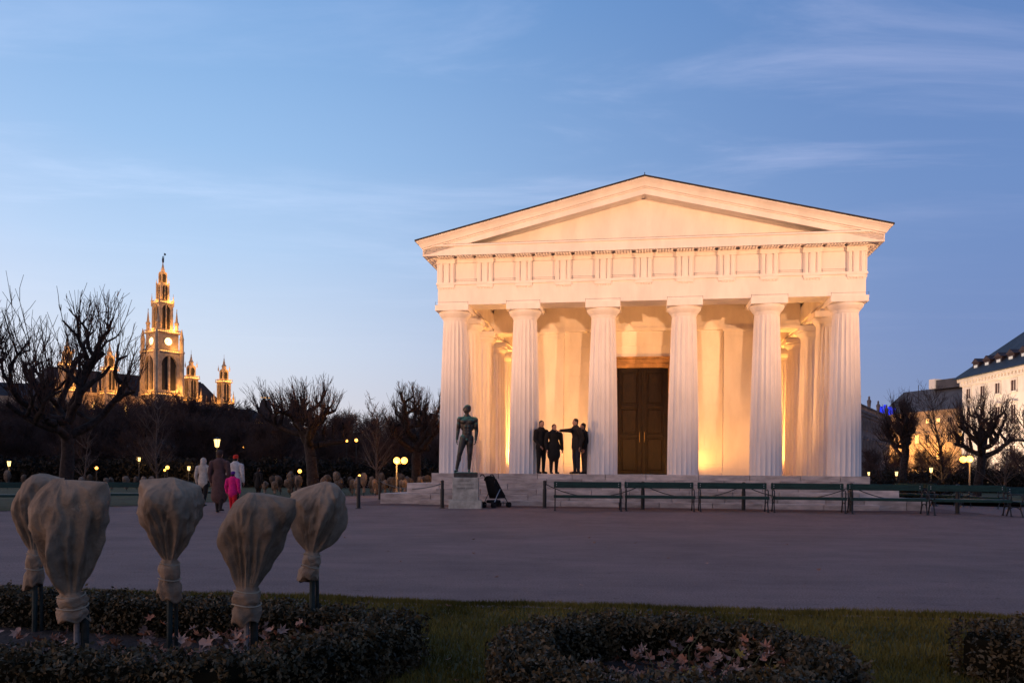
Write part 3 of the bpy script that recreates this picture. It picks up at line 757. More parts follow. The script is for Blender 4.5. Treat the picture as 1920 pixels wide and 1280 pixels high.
def sack_mesh(seed, w, h, neck_r, neck_h, skirt, lean, corner=None, nt=144, top=.42):
    """cloth stretched over the branch tips of a rose crown, gathered at a tie below. Origin at the tie."""
    rng = random.Random(seed); hw = w/2; pts = []; a0 = rng.uniform(0, 6.28)
    for k in range(7):
        a = a0 + k*6.283/7 + rng.uniform(-.28, .28); r = hw*rng.uniform(.86, 1.06); pts.append((r*math.cos(a), r*math.sin(a), h*rng.uniform(.50, .74)))
    for k in range(6):
        a = a0 + k*6.283/6 + rng.uniform(-.3, .3); r = hw*rng.uniform(.60, .86); pts.append((r*math.cos(a), r*math.sin(a), h*rng.uniform(.80, .94)))
    for k in range(3):
        a = a0 + k*2.1 + rng.uniform(-.4, .4); r = hw*rng.uniform(.12, .45); pts.append((r*math.cos(a), r*math.sin(a), h*rng.uniform(.96, 1.0)))
    for k in range(7):
        a = a0 + .4 + k*6.283/7 + rng.uniform(-.2, .2); r = hw*rng.uniform(.74, .94); pts.append((r*math.cos(a), r*math.sin(a), h*rng.uniform(.24, .36)))
    for k in range(7):
        a = a0 + k*6.283/7; r = hw*rng.uniform(.44, .56); pts.append((r*math.cos(a), r*math.sin(a), h*rng.uniform(.09, .12)))
    for k in range(12): a = k*6.283/12; pts.append((neck_r*math.cos(a), neck_r*math.sin(a), 0))
    if corner: pts.append((corner[0]*1.12, corner[1], corner[2]))
    pl = hull_planes(pts); ztop = max(p[2] for p in pts); tau = .022*w
    def rad(ca, sa, z):
        v = []
        for n, d in pl:
            q = n.x*ca + n.y*sa
            if q > 1e-3: v.append(max((d - n.z*z)/q, 0.0))
        v.sort(); r0 = v[0]
        return max(r0 - tau*math.log(sum(math.exp(-(x - r0)/tau) for x in v[:7])), r0*.72, 0.0)
    folds = [(4, rng.uniform(0, 6.28), 1.0), (7, rng.uniform(0, 6.28), .8), (11, rng.uniform(0, 6.28), .5), (17, rng.uniform(0, 6.28), .25)]
    tws = rng.uniform(.5, 1.3)*rng.choice((-1, 1))
    flaps = [(rng.uniform(-2.5, -.6), rng.uniform(-1.7, 1.7), .15), (rng.uniform(-1.2, .4), rng.uniform(-1.0, 1.0), .09), (rng.uniform(2, 4), rng.uniform(-1.2, 1.2), .10)]
    rings = []; n = 84
    for i in range(n + 1):
        u = i/n; zt = 1 - u**1.7 if u < 1 else 0.0; z = ztop*.998*zt; ring = []; zr = z/h
        low = min(max((.88 - zr)/.76, 0), 1); low = low*low*(3 - 2*low); nk = min(max(zr/.12, 0), 1)
        for j in range(nt):
            a = 2*math.pi*j/nt; ca, sa = math.cos(a), math.sin(a); r = rad(ca, sa, z)
            f = 0.0
            for k, ph, am in folds:
                q = k*a + ph + tws*low*1.8 + .7*math.sin(a + ph); f += am*((1 - abs(math.sin(q*.5)))**1.6 - .34)
            fl = 0.0
            for b0, slope, am in flaps:
                q = (a - b0 - slope*(1 - zr) + math.pi) % (2*math.pi) - math.pi
                if q > -.03: fl += am*(math.exp(-max(q, 0)/.6) if q > 0 else (1 + q/.03))
            m = 1 + (.38*low + .02)*f*(.25 + .75*nk) + fl*min(1, zr*3)*min(1, (1.02 - zr)*4)*.8 - .10*low*nk
            nv = Vector((ca*1.5, sa*1.5, zr*2.4 + seed)); m += .16*noise.noise(nv)*nk + .07*(1 - abs(noise.noise(nv*2.6))*2)*nk - .04
            m += .010*math.sin(7*a + 11*zr + seed) + .007*math.sin(29*zr - 5*a + seed)
            ring.append((r*m*ca + lean*zr, r*m*sa, z + .02*h*low*math.sin(2*a + seed)*nk))
        rings.append(ring)
    steps = 24
    for i in range(1, steps + 1):
        u = i/steps; z = -skirt*u
        cin = .20*math.exp(-((u - .08)/.06)**2) + .15*math.exp(-((u - .52)/.05)**2)
        base = neck_r*(1.02 - cin + .10*math.sin(u*math.pi*2)**2 + .22*max(0, u - .6))
        ring = []
        for j in range(nt):
            a = 2*math.pi*j/nt
            k = 1 + .055*math.sin(3*a + 9*u + seed) + .04*math.sin(7*a - 7*u + seed*2) + .03*math.sin(2*a + 21*u)
            flare = 1.0 + .38*max(0, math.sin(a + seed))**3*max(0, u - .55)/.45
            ring.append((base*k*flare*math.cos(a), base*k*flare*math.sin(a), z + .10*skirt*math.sin(a + seed*1.3)*u*u + .012*math.sin(5*a + seed)*u))
        rings.append(ring)
    return MB().loft(rings, cap=True)
def wrapped_rose(label, px, Y, ytop, ytie, ybot, wpx, lean, stake, seed, corner=None, sx=0.0, neck=.30):
    s = Y/F
    c = at(px, ytie, Y); base = Vector((c.x + sx, Y, .09)); zt = c.z - .09
    t = thing('wrapped_rose_bush', label, 'wrapped rose', base, 0, 'rose bushes wrapped in burlap in the near bed')
    h = (ytie - ytop)*s; w = wpx*s; skirt = (ybot - ytie)*s
    sk = sack_mesh(seed, w, h, w*neck*.5, 0, skirt, lean, corner and (corner[0]*w, corner[1]*w, corner[2]*h)).build('sack', BURLAP, t, (-sx, 0, zt), smooth=True)
    tr = random.Random(seed); sk.rotation_euler = (tr.uniform(-.08, .08), tr.uniform(-.13, .13), 0)
    n = w*neck*.5
    for z, k in ((-.12*skirt, .98), (-.52*skirt, 1.1)):
        MB().tube([(n*k*1.04*math.cos(a), n*k*1.04*math.sin(a), z + .006*math.sin(2*a)) for a in np.linspace(0, 6.2832, 25)], .004, 5).build('tie', STRING, sk)
    MB().tube([(0, 0, -.1), (0, 0, zt - skirt*.3)], .017 if stake == 'g' else .014, 8).build('stake', STAKE if stake == 'g' else STAKEW, t)
    if stake != 'g': MB().tube([(.032, .02, -.1), (.034, .02, zt - skirt*.5)], .02, 8).build('stem', mat('rose_stem', (.022, .026, .022), .8, .4, 20), t)
    else: MB().tube([(.03, .03, -.1), (.02, .03, zt - skirt*.4)], .012, 8).build('stem', mat('rose_stem', (.022, .026, .022), .8, .4, 20), t)
wrapped_rose('burlap wrapped rose at the far left, half hidden behind a bulkier one', 66, 5.35, 886, 1030, 1098, 92, .01, 'g', 11, (.55, 0, .93), 0, .30)
wrapped_rose('largest burlap wrapped rose, bulging sack with a hanging flap, second from left', 133, 4.20, 894, 1110, 1163, 142, .04, 'm', 22, (.52, -.1, .93), .03, .33)
wrapped_rose('brown burlap wrapped rose with folded cloth ear, middle of the five', 319, 4.75, 893, 1048, 1118, 116, .0, 'g', 33, (-.46, -.12, .95), 0, .30)
wrapped_rose('burlap wrapped rose with pointed corner and pale string, lowest of the five', 463, 4.25, 921, 1100, 1162, 128, .02, 'm', 44, (.62, -.1, .93), .0, .36)
wrapped_rose('round burlap wrapped rose on a tall dark stake, rightmost of the five', 586, 5.0, 898, 1034, 1086, 106, .03, 'g', 55, (-.52, -.12, .78), 0, .28)

# ------------------------------------------------------------------ bollards and chains
def bollard(label, px, py, h=.80):
    p = gp(px, py); t = thing('bollard', label, 'bollard', p, 0, 'black iron chain bollards round the temple')
    MB().lathe([(.055, -.03), (.055, h*.68), (.046, h*.70), (.046, h*.93), (.052, h*.94), (.05, h*.98), (.02, h)], 14).build('post', IRON, t, smooth=False)
    MB().lathe([(.09, -.02), (.09, .012), (.06, .02)], 14).build('foot_plate', IRON, t)
    e = MB(); e.tube([(.045*math.cos(a), 0, h*.85 + .03*math.sin(a)) for a in np.linspace(0, 6.28, 11)], .008, 5); e.build('chain_ring', IRON, t)
    return p + Vector((0, 0, h*.88))
B0 = bollard('lone black bollard on the asphalt left of the temple steps', 672, 952.5, .92)
B1 = bollard('black bollard holding a chain, left of the statue plinth', 829, 952)
B2 = bollard('black bollard at the left end of the bench row', 1021, 952)
B3 = bollard('black bollard behind the second bench from the left', 1205, 955)
B4 = bollard('black bollard behind the third bench from the left', 1394, 956.5)
B5 = bollard('black bollard at the gap between fourth and fifth bench', 1596, 959)
B6 = bollard('black bollard behind the sixth bench from the left', 1795, 963)
B7 = bollard('black bollard at the right edge behind the benches', 1990, 968)
def chain(label, a, b, sag):
    n = 15
    pts = [a.lerp(b, i/n) - Vector((0, 0, sag*4*(i/n)*(1 - i/n))) for i in range(n + 1)]
    o = pts[0].copy(); m = MB(); m.tube([p - o for p in pts], .013, 6)
    # links as small rings threaded along the line
    L = sum((q - p).length for p, q in zip(pts, pts[1:]))
    tag(m.build('chain', IRON, None, o), label, 'chain', 'chains hanging between the bollards')
Bx = tw(-2.55, .5, 0); Bx.z = g(Bx.x, Bx.y)
tB = gx(700, 33); B8 = bollard('black bollard beside the temple far behind the stepped corner', 712, 936.5, .8)
chain('black chain sagging left from the bollard by the statue', B1, B8, .22)
chain('black chain behind the first bench', B2, B3, .36)
chain('black chain behind the second and third bench', B3, B4, .36)
chain('black chain behind the third and fourth bench', B4, B5, .36)
chain('black chain behind the fifth bench', B5, B6, .36)
chain('black chain behind the benches at the right edge', B6, B7, .36)

# ------------------------------------------------------------------ park benches
def bench_proto():
    t = thing('park_bench', 'bench', 'bench', (0, 0, 0))
    Lh = .98
    def slat(name, y0, y1, z0, z1): MB().bbox(-Lh, Lh, y0, y1, z0, z1, .006).build(name, GREENP, t)
    # local +y is the back of the bench
    slat('backrest_board', .235, .265, .618, .790)
    for k in range(3): slat('seat_slat', -.20 + k*.135, -.08 + k*.135, .395, .425)
    slat('seat_front_rail', -.225, -.203, .345, .420)
    bolt = MB().lathe([(.001, .0), (.011, .001), (.009, .006), (.001, .008)], 8)
    bolt = MB().add([(x, -z, y) for x, y, z in bolt.v], bolt.f).mesh('bolt', mat('bolt', (.6, .6, .6), .3, metal=.6))
    for sx in (-.90, .90):
        for z in (.685, .74): link('bolt', bolt, t, (sx, .235, z))
    for sx in (-.94, .94):
        e = MB()
        e.tube([(sx, .30, 0), (sx, .25, .10), (sx, .20, .24), (sx, .20, .39), (sx, .235, .55), (sx, .275, .80)], [.022, .018, .017, .018, .017, .014], 6)      # back leg and upright
        e.tube([(sx, -.26, 0), (sx, -.22, .10), (sx, -.17, .22), (sx, -.19, .36), (sx, -.20, .42)], [.022, .018, .017, .018, .018], 6)
        e.tube([(sx, -.21, .385), (sx, 0, .37), (sx, .21, .385)], .018, 6)
        e.tube([(sx, -.19, .20), (sx, -.06, .275), (sx, .08, .275), (sx, .20, .20)], .012, 6)
        e.tube([(sx, -.22, .40), (sx, -.25, .50), (sx, -.22, .585), (sx, -.12, .61), (sx, .05, .60), (sx, .235, .575)], .015, 6)
        e.tube([(sx, -.25, .52), (sx, -.20, .53), (sx, -.19, .565)], .010, 5)
        e.box(sx - .03, sx + .03, -.30, -.22, -.005, .012); e.box(sx - .03, sx + .03, .26, .34, -.005, .012)
        e.build('end_frame', IRON, t)
    return t
BP = bench_proto(); _first = [True]
def bench(label, p, rz, group, sc=1.0):
    o = BP if _first[0] else copy_tree(BP); _first[0] = False
    o.location = p; o.rotation_euler = (0, 0, rz); o.scale = (sc, 1, 1)
    tag(o, label, 'bench', group)
def bench_px(label, x0, x1, y0, y1, group='green benches in a row before the temple'):
    A, B = gp(x0, y0), gp(x1, y1); d = B - A
    c = (A + B)/2; c.z = g(c.x, c.y); bench(label, c, math.atan2(d.y, d.x), group, d.length/1.99)
bench_px('green park bench, first from the left in front of the temple', 1037, 1167, 956, 957)
bench_px('green park bench, second from the left in front of the temple', 1170, 1303, 956.6, 958)
bench_px('green park bench, third from the left in front of the temple', 1308, 1441, 957.8, 959.5)
bench_px('green park bench, fourth from the left in front of the temple', 1446, 1586, 959.2, 961.5)
bench_px('green park bench, fifth from the left, past the temple\'s right corner', 1590, 1737, 961.8, 964)
bench_px('green park bench, sixth from the left, right of the temple', 1743, 1893, 964.6, 968)
bench_px('green park bench cut by the right edge of the picture', 1899, 2055, 968.2, 973)
for k, (px, Y, rz, lab) in enumerate(((1705, 30.0, -1.25, 'left'), (1770, 31.5, -1.2, 'middle'), (1838, 31.0, -1.2, 'right'))):
    bench('green bench seen end on beyond the right bench row, %s of the three' % lab, gx(px, Y), rz, 'benches beyond the right row')
bench('green bench on the lawn edge at the far left, cut by the picture edge', gp(-22, 953), .35, 'benches along the left lawn', 1.0)
bench('green bench on the left lawn, seen between the wrapped roses', gp(222, 948), .28, 'benches along the left lawn', 1.0)
bench('green bench half hidden behind the walking group', gp(372, 941), .30, 'benches along the left lawn', 1.0)

# ------------------------------------------------------------------ bodies grown from tapered limbs
def capsule(m, p0, r0, p1, r1, fy=1.0, n=14):
    p0, p1 = Vector(p0), Vector(p1); d = p1 - p0; L = d.length
    d = d.normalized() if L > 1e-6 else Vector((0, 0, 1)); u = d.orthogonal().normalized(); w = d.cross(u); rings = []
    for k in range(5):
        a = math.pi/2*(1 - k/4); rings.append((p0 - d*(r0*math.sin(a)), max(r0*math.cos(a), 1e-3)))
    for k in range(5):
        a = math.pi/2*k/4; rings.append((p1 + d*(r1*math.sin(a)), max(r1*math.cos(a), 1e-3)))
    c = (p0 + p1)/2
    def sq(v): return (v.x, c.y + (v.y - c.y)*fy, v.z)
    m.loft([[sq(q + u*(r*math.cos(2*math.pi*j/n)) + w*(r*math.sin(2*math.pi*j/n))) for j in range(n)] for q, r in rings])
def grow_body(name, prims, mats, voxel=.014, parent=None, loc=(0, 0, 0), rz=0.0, smooth_iter=3):
    """prims: ('c', p0, r0, p1, r1, material index, depth squash) or ('e', centre, radii, material index)"""
    m = MB()
    for p in prims:
        if p[0] == 'c': capsule(m, p[1], p[2], p[3], p[4], p[6] if len(p) > 6 else 1.0)
        else: m.ell(p[1], p[2], 16, 12)
    tmp = m.build('tmp_body', list(mats)); md = tmp.modifiers.new('r', 'REMESH'); md.mode = 'VOXEL'; md.voxel_size = voxel
    sm = tmp.modifiers.new('s', 'SMOOTH'); sm.factor = .5; sm.iterations = smooth_iter
    dg = bpy.context.evaluated_depsgraph_get(); me = bpy.data.meshes.new_from_object(tmp.evaluated_get(dg)); me.name = name
    old = tmp.data; bpy.data.objects.remove(tmp); bpy.data.meshes.remove(old)
    me.materials.clear()
    for x in mats: me.materials.append(x)
    n = len(me.polygons); c = np.empty(n*3, np.float32); me.polygons.foreach_get('center', c); c = c.reshape(-1, 3)
    best = np.full(n, 1e9); idx = np.zeros(n, np.int32)
    for p in prims:
        if p[0] == 'c':
            a, b = np.array(p[1], float), np.array(p[3], float); fy = p[6] if len(p) > 6 else 1.0
            q = c.astype(float).copy(); cy = (a[1] + b[1])/2; q[:, 1] = cy + (q[:, 1] - cy)/fy
            ab = b - a; t = np.clip(((q - a)@ab)/max(ab@ab, 1e-9), 0, 1)
            d = np.linalg.norm(q - a - t[:, None]*ab, axis=1) - (p[2] + (p[4] - p[2])*t); mi = p[5]
        else:
            r = np.array(p[2]); d = (np.linalg.norm((c - np.array(p[1]))/r, axis=1) - 1)*r.min(); mi = p[3]
        k = d < best; best[k] = d[k]; idx[k] = mi
    me.polygons.foreach_set('material_index', idx); me.polygons.foreach_set('use_smooth', [True]*n); me.update()
    return link(name, me, parent, loc, rz)
def hand(parent, wrist, tip_dir, palm_n, s, m, curl=.35, name='hand'):
    """palm plus four unequal bent fingers and a thumb leaving the side of the palm"""
    d = Vector(tip_dir).normalized(); nrm = Vector(palm_n); nrm = (nrm - d*nrm.dot(d)).normalized(); sd = d.cross(nrm); w = Vector(wrist)
    b = MB(); pl = .085*s
    ring = lambda q, a, c: [tuple(q + sd*(a*math.cos(t)) + nrm*(c*math.sin(t))) for t in np.linspace(0, 2*math.pi, 10, endpoint=False)]
    b.loft([ring(w - d*.01*s, .026*s, .020*s), ring(w + d*pl*.45, .040*s, .017*s), ring(w + d*pl, .042*s, .014*s)])
    for k, (o, l) in enumerate(((-.031, .066), (-.010, .076), (.011, .071), (.030, .055))):
        p = w + d*pl*.95 + sd*o*s; pts = [p]; dd = d.copy()
        for q in range(3):
            dd = (dd + nrm*curl*(.6 + .3*q)).normalized(); p = p + dd*(l*s*(.44, .32, .24)[q]); pts.append(p)
        b.tube(pts, [.0095*s, .009*s, .008*s, .006*s], 7)
    p = w + d*pl*.25 - sd*.032*s; b.tube([p, p + (d*.6 - sd*.8)*.032*s, p + (d*1.25 - sd*.85 + nrm*.4)*.042*s], [.012*s, .010*s, .007*s], 7)
    return b.build(name, m, parent, smooth=True)
SKIN = mat('skin', (.36, .20, .14), .6)
HAIRD = mat('dark_hair', (.018, .012, .010), .7)
SHOE = mat('dark_shoe', (.012, .011, .011), .5)
def cloth(n, c): return mat('cloth_' + n, c, .9, .18, 14, .25, 60)
def person(label, p, rz, H, coat, legs, hair, hat=None, coat_len=.55, slim=1.0, arms=None, stride=0.0, hood=False, extra=None, group=None, turn=0.0, long_hair=False, lean=0.0):
    """facing local -y. arms: ((elbow),(wrist)) for each side or None for hanging"""
    k = H/1.75; t = thing('person', label, 'person', p, rz, group)
    mats = [SKIN, coat, legs, hair, SHOE, hat or hair]
    S = lambda v: (v[0]*k, v[1]*k, v[2]*k)
    P = []
    def c(a, ra, b, rb, m, fy=1.0): P.append(('c', S(a), ra*k, S(b), rb*k, m, fy))
    def e(a, r, m): P.append(('e', S(a), S(r), m))
    hx, hy = 0.0, -lean
    # legs and shoes
    for sg in (-1, 1):
        st = stride*sg
        hip = (.095*sg, 0, .90); kn = (.10*sg, -.5*st - .015, .50 + .02*abs(st)); an = (.10*sg, -st + (.06 if st < 0 else 0), .095 + (.05 if st < 0 else 0))
        c(hip, .088*slim, kn, .066*slim, 2); c(kn, .064*slim, an, .050, 2)
        c((an[0], an[1] + .03, an[2] - .045), .042, (an[0] + .02*sg, an[1] - .16, an[2] - .058), .034, 4)
    # torso and coat
    c((0, 0, .95), .13*slim, (0, hy*.4, 1.18), .135*slim, 1, .78); c((0, hy*.4, 1.18), .135*slim, (0, hy, 1.38), .155*slim, 1, .72)
    c((-.145*slim, hy, 1.405), .066*slim, (.145*slim, hy, 1.405), .066*slim, 1)
    zh = 1.40 - coat_len
    c((0, hy*.4, 1.12), .145*slim, (0, 0, zh + .08), (.165 + .10*max(0, coat_len - .55))*slim, 1, .80)
    if coat_len > .62:
        c((-.06, 0, zh + .09), .13*slim, (-.05, 0, 1.0), .13*slim, 1); c((.06, 0, zh + .09), .13*slim, (.05, 0, 1.0), .13*slim, 1)
    # neck and head
    c((0, hy, 1.42), .058, (0, hy - .012, 1.54), .052, 0 if not hood else 1)
    cx, sx_ = math.sin(turn), math.cos(turn)
    hc = (0, hy - .02, 1.63)
    e(hc, (.075, .092, .112), 0); e((hc[0] - .02*cx, hc[1] - .045*sx_, 1.585), (.05, .05, .055), 0)
    e((hc[0] - .098*cx, hc[1] - .098*sx_, 1.612), (.014, .018, .022), 0)                       # nose
    for sg in (-1, 1): e((sg*.076*sx_, hc[1] + sg*.076*cx, 1.62), (.012, .02, .03), 0)          # ears
    if hood: e((0, hc[1] + .03, 1.62), (.108, .112, .135), 5); c((0, hy + .03, 1.46), .10, (0, hy + .03, 1.56), .10, 5)
    else:
        e((0 + .02*cx, hc[1] + .022*sx_, 1.668), (.084, .094, .090), 5 if hat else 3)
        e((0, hc[1] + .045, 1.615), (.072, .060, .085), 3)
        if hat: e((0, hc[1], 1.70), (.092, .10, .065), 5)
    if long_hair: c((0, hc[1] + .055, 1.64), .082, (0, hy + .075, 1.40), .095, 3)
    A = arms or [None, None]
    hands = []
    for sg, a in zip((-1, 1), A):
        sh = (.19*sg*slim, hy, 1.39)
        el, wr = a if a else ((.235*sg*slim, hy + .03, 1.11), (.232*sg*slim, hy - .05, .87))
        c(sh, .070*slim, el, .056*slim, 1); c(el, .056*slim, wr, .042*slim, 1)
        d = Vector(wr) - Vector(el); hands.append((Vector(S(wr)), d, Vector((-sg, 0, 0)) if not a else Vector((0, 0, -1))))
    body = grow_body('body', P, mats, .017*max(k, .75), t)
    for w_, d, nn in hands: hand(t, w_ + d.normalized()*.02*k, d, nn, k, SKIN)
    if extra: extra(t, k)
    return t
def pack(t, k):
    m = grow_body('backpack', [('c', (0, .22*k, 1.02*k), .13*k, (0, .20*k, 1.30*k), .115*k, 0, .75), ('c', (0, .30*k, .98*k), .08*k, (0, .29*k, 1.12*k), .08*k, 0, .7)], [cloth('pack', (.02, .022, .028))], .016, t)
    for sg in (-1, 1):
        MB().tube([(sg*.10*k, .16*k, 1.36*k), (sg*.12*k, 0, 1.475*k), (sg*.12*k, -.135*k, 1.36*k), (sg*.13*k, -.10*k, 1.12*k), (sg*.12*k, .16*k, 1.0*k)], .016*k, 6).build('strap', cloth('pack', (.02, .022, .028)), t)
def handbag(t, k):
    MB().bbox(.24*k, .36*k, -.06*k, .16*k, .55*k, .80*k, .02).build('bag', cloth('bag', (.02, .012, .010)), t)
    MB().tube([(.30*k, -.03*k, .79*k), (.28*k, .0, .95*k), (.30*k, .13*k, .79*k)], .01, 6).build('bag_strap', cloth('bag', (.02, .012, .010)), t)
def paper(t, k):
    MB().bbox(-.30*k, -.16*k, -.10*k, -.08*k, .42*k, .60*k, .004).build('paper_bag', mat('kraft', (.40, .24, .10), .8), t)
BLK = cloth('black', (.012, .010, .010)); JEAN = cloth('jeans', (.020, .022, .032)); CHAR = cloth('charcoal', (.022, .017, .016)); GREY = cloth('grey', (.07, .06, .058))
def on_floor(px, b): # a point on the temple floor below photo column px, at depth b behind the front columns
    lo, hi = -3.0, 16.0
    for _ in range(50):
        m = (lo + hi)/2; q = tw(m, b); X = 960 + F*q.x/q.y
        lo, hi = (m, hi) if X < px else (lo, m)
    return tw((lo + hi)/2, b)
GT = 'people talking on the temple porch'
person('person in a short black jacket seen side on, hands low, next to the second column', on_floor(1014, -.30), R(35), 1.74, BLK, BLK, HAIRD, coat_len=.62, slim=1.12, turn=.5, group=GT,
       arms=[((-.24, .02, 1.12), (-.16, -.16, .92)), ((.24, .02, 1.12), (.16, -.17, .90))])
person('person in a knee length black coat standing in the middle of the porch group', on_floor(1038, -.34), R(20), 1.62, BLK, BLK, mat('brown_hair', (.07, .03, .015), .7), coat_len=.80, slim=1.28, group=GT)
person('person in a dark jacket pointing left with an outstretched arm', on_floor(1081, -.30), R(-62), 1.80, CHAR, JEAN, HAIRD, coat_len=.62, slim=1.15, group=GT, lean=.05,
       arms=[((.08, -.38, 1.36), (.10, -.66, 1.345)), ((.25, .04, 1.12), (.22, -.02, .87))])
person('person with a dark backpack and grey trousers, half hidden behind the pointing one', on_floor(1096, .10), R(-75), 1.68, CHAR, GREY, HAIRD, coat_len=.60, slim=1.12, group=GT, extra=pack, lean=.06)
GW = 'group walking away over the forecourt'
WHJ = cloth('cream', (.46, .40, .34)); BRN = cloth('brown', (.085, .045, .042)); PALE = cloth('pale', (.50, .46, .44)); PNK = cloth('pink', (.62, .012, .16)); RED = cloth('red', (.55, .03, .015)); PUR = cloth('purple', (.10, .02, .19)); REDT = cloth('red_trousers', (.50, .01, .02))
person('person in a cream hooded jacket and black trousers, left of the walking group', gp(381, 951), R(176), 1.60, WHJ, BLK, mat('fair_hair', (.35, .26, .16), .7), hat=WHJ, hood=True, coat_len=.60, slim=1.12, stride=.14, group=GW)
def quilt(t, k):
    pass
person('person in a long brown quilted coat, tallest of the walking group', gp(411, 961), R(178), 1.69, BRN, CHAR, mat('brown_hair', (.07, .03, .015), .7), hat=cloth('cap', (.05, .03, .025)), coat_len=1.0, slim=1.14, stride=.12, group=GW)
person('person in a pale coat and orange red hat, right of the walking group', gp(441, 951), R(172), 1.62, PALE, BLK, HAIRD, hat=RED, coat_len=.80, slim=1.12, stride=.10, group=GW)
person('small child in a pink jacket, purple hat and red trousers', gp(436, 962.5), R(168), 1.12, PNK, REDT, HAIRD, hat=PUR, coat_len=.60, slim=1.25, stride=.08, group=GW)
person('small dark clothed figure beyond the walking group, near the far roses', gp(484, 934), R(150), 1.38, BLK, BLK, HAIRD, coat_len=.8, slim=1.2)

# ------------------------------------------------------------------ statue
def statue():
    p = gp(872, 953); rz = 0.0
    BR = mat('bronze', (.045, .036, .030), .5, .4, 9, .2, 40, metal=.2, spec=.5)
    nt = BR.node_tree; N = nt.nodes; L = nt.links; b = N['Principled BSDF']
    # verdigris settles on surfaces that face the rain
    old = b.inputs['Base Color'].links[0].from_socket; ge = N.new('ShaderNodeNewGeometry'); se = N.new('ShaderNodeSeparateXYZ'); L.new(ge.outputs['Normal'], se.inputs[0])
    no = N.new('ShaderNodeTexNoise'); no.inputs['Scale'].default_value = 7; no.inputs['Detail'].default_value = 5; tc = N.new('ShaderNodeTexCoord'); L.new(tc.outputs['Object'], no.inputs['Vector'])
    ad = N.new('ShaderNodeMath'); ad.operation = 'ADD'; L.new(se.outputs[2], ad.inputs[0]); L.new(no.outputs[0], ad.inputs[1])
    mr = N.new('ShaderNodeMapRange'); L.new(ad.outputs[0], mr.inputs[0]); mr.inputs[1].default_value = .62; mr.inputs[2].default_value = 1.25
    mx = N.new('ShaderNodeMix'); mx.data_type = 'RGBA'; L.new(mr.outputs[0], mx.inputs['Factor']); L.new(old, mx.inputs[6]); mx.inputs[7].default_value = (.06, .20, .135, 1); L.new(mx.outputs[2], b.inputs['Base Color'])
    t = thing('statue', 'dark green bronze statue of a standing nude man on a stone plinth', 'statue', p, rz)
    PL = mat('plinth_stone', (.44, .41, .345), .85, .28, 5, .25, 40, detail=8)
    MB().bbox(-.47, .47, -.02, .80, -.05, .235, .012).build('plinth_base', PL, t)
    pl = MB().bbox(-.37, .37, .05, .74, .235, .885, .010).build('plinth', PL, t)
    for k, (s, w) in enumerate((('DER KRAFT', .44), ('UND SCHÖNHEIT', .56), ('UNSERER JUGEND', .56))):
        cu = bpy.data.curves.new('inscription', 'FONT'); cu.body = s; cu.size = .066; cu.align_x = 'CENTER'; cu.extrude = .002
        o = bpy.data.objects.new('tmp', cu); COL.objects.link(o); dg = bpy.context.evaluated_depsgraph_get()
        me = bpy.data.meshes.new_from_object(o.evaluated_get(dg)); bpy.data.objects.remove(o)
        me.materials.clear(); me.materials.append(mat('inscription', (.17, .155, .135), .9))
        o = link('inscription', me, pl, (0, .0485, .765 - k*.105)); o.rotation_euler = (R(90), 0, 0); o.scale = (.9, 1, 1)
    z0 = .885
    MB().bbox(-.34, .33, .12, .66, z0, z0 + .15, .02).build('statue_base', BR, t)
    P = []
    def c(a, ra, b_, rb, fy=1.0): P.append(('c', a, ra, b_, rb, 0, fy))
    def e(a, r): P.append(('e', a, r, 0))
    # legs (image left is the striding one)
    HL, HR = (-.095, 0, .98), (.085, .02, .98)
    KL, KR = (-.195, -.06, .56), (.085, .0, .54); AL, AR = (-.285, -.02, .11), (.065, .06, .10)
    for H_, K_, A_ in ((HL, KL, AL), (HR, KR, AR)):
        c(H_, .116, K_, .078); e((H_[0]*.7 + K_[0]*.3, H_[1] - .02, .84), (.098, .105, .18)); c(K_, .074, A_, .046)
        mid = [K_[i]*.68 + A_[i]*.32 for i in range(3)]; e((mid[0], mid[1] + .028, mid[2]), (.070, .068, .14)); e((K_[0], K_[1] - .03, K_[2]), (.052, .048, .06))
    c((-.285, .02, .045), .040, (-.33, -.16, .025), .030); c((.065, .09, .045), .040, (.075, -.10, .025), .030)
    # pelvis, waist, ribcage, chest muscles
    e((-.005, .02, 1.0), (.165, .112, .12)); e((0, .075, .96), (.13, .08, .10)); c((0, .01, 1.02), .150, (.005, 0, 1.20), .142, .76); c((.005, 0, 1.20), .146, (.01, 0, 1.44), .178, .68)
    e((-.085, -.075, 1.455), (.105, .060, .075)); e((.105, -.075, 1.455), (.105, .060, .075))
    for k in range(3):
        for sg in (-1, 1): e((.005 + sg*.042, -.085 - .006*k, 1.13 + k*.085), (.040, .030, .042))
    e((-.13, .01, 1.34), (.06, .09, .14)); e((.15, .01, 1.34), (.06, .09, .14)); e((0, -.10, .915), (.030, .035, .045))
    # shoulders and arms
    c((-.16, .01, 1.53), .075, (.18, .01, 1.53), .075); e((-.215, 0, 1.505), (.082, .085, .10)); e((.235, 0, 1.50), (.082, .085, .10))
    c((-.23, 0, 1.47), .066, (-.262, .02, 1.20), .056); c((-.262, .02, 1.19), .056, (-.285, -.05, .95), .036)
    c((.25, 0, 1.46), .066, (.272, .03, 1.19), .056); c((.272, .03, 1.18), .056, (.255, -.05, .94), .036)
    e((-.245, -.02, 1.36), (.062, .066, .10)); e((.262, -.02, 1.35), (.062, .066, .10))
    # neck, head turned to image left
    c((.0, .02, 1.56), .068, (-.01, .0, 1.70), .058); c((-.10, .02, 1.555), .05, (-.02, .01, 1.65), .05); c((.11, .02, 1.555), .05, (.0, .01, 1.65), .05)
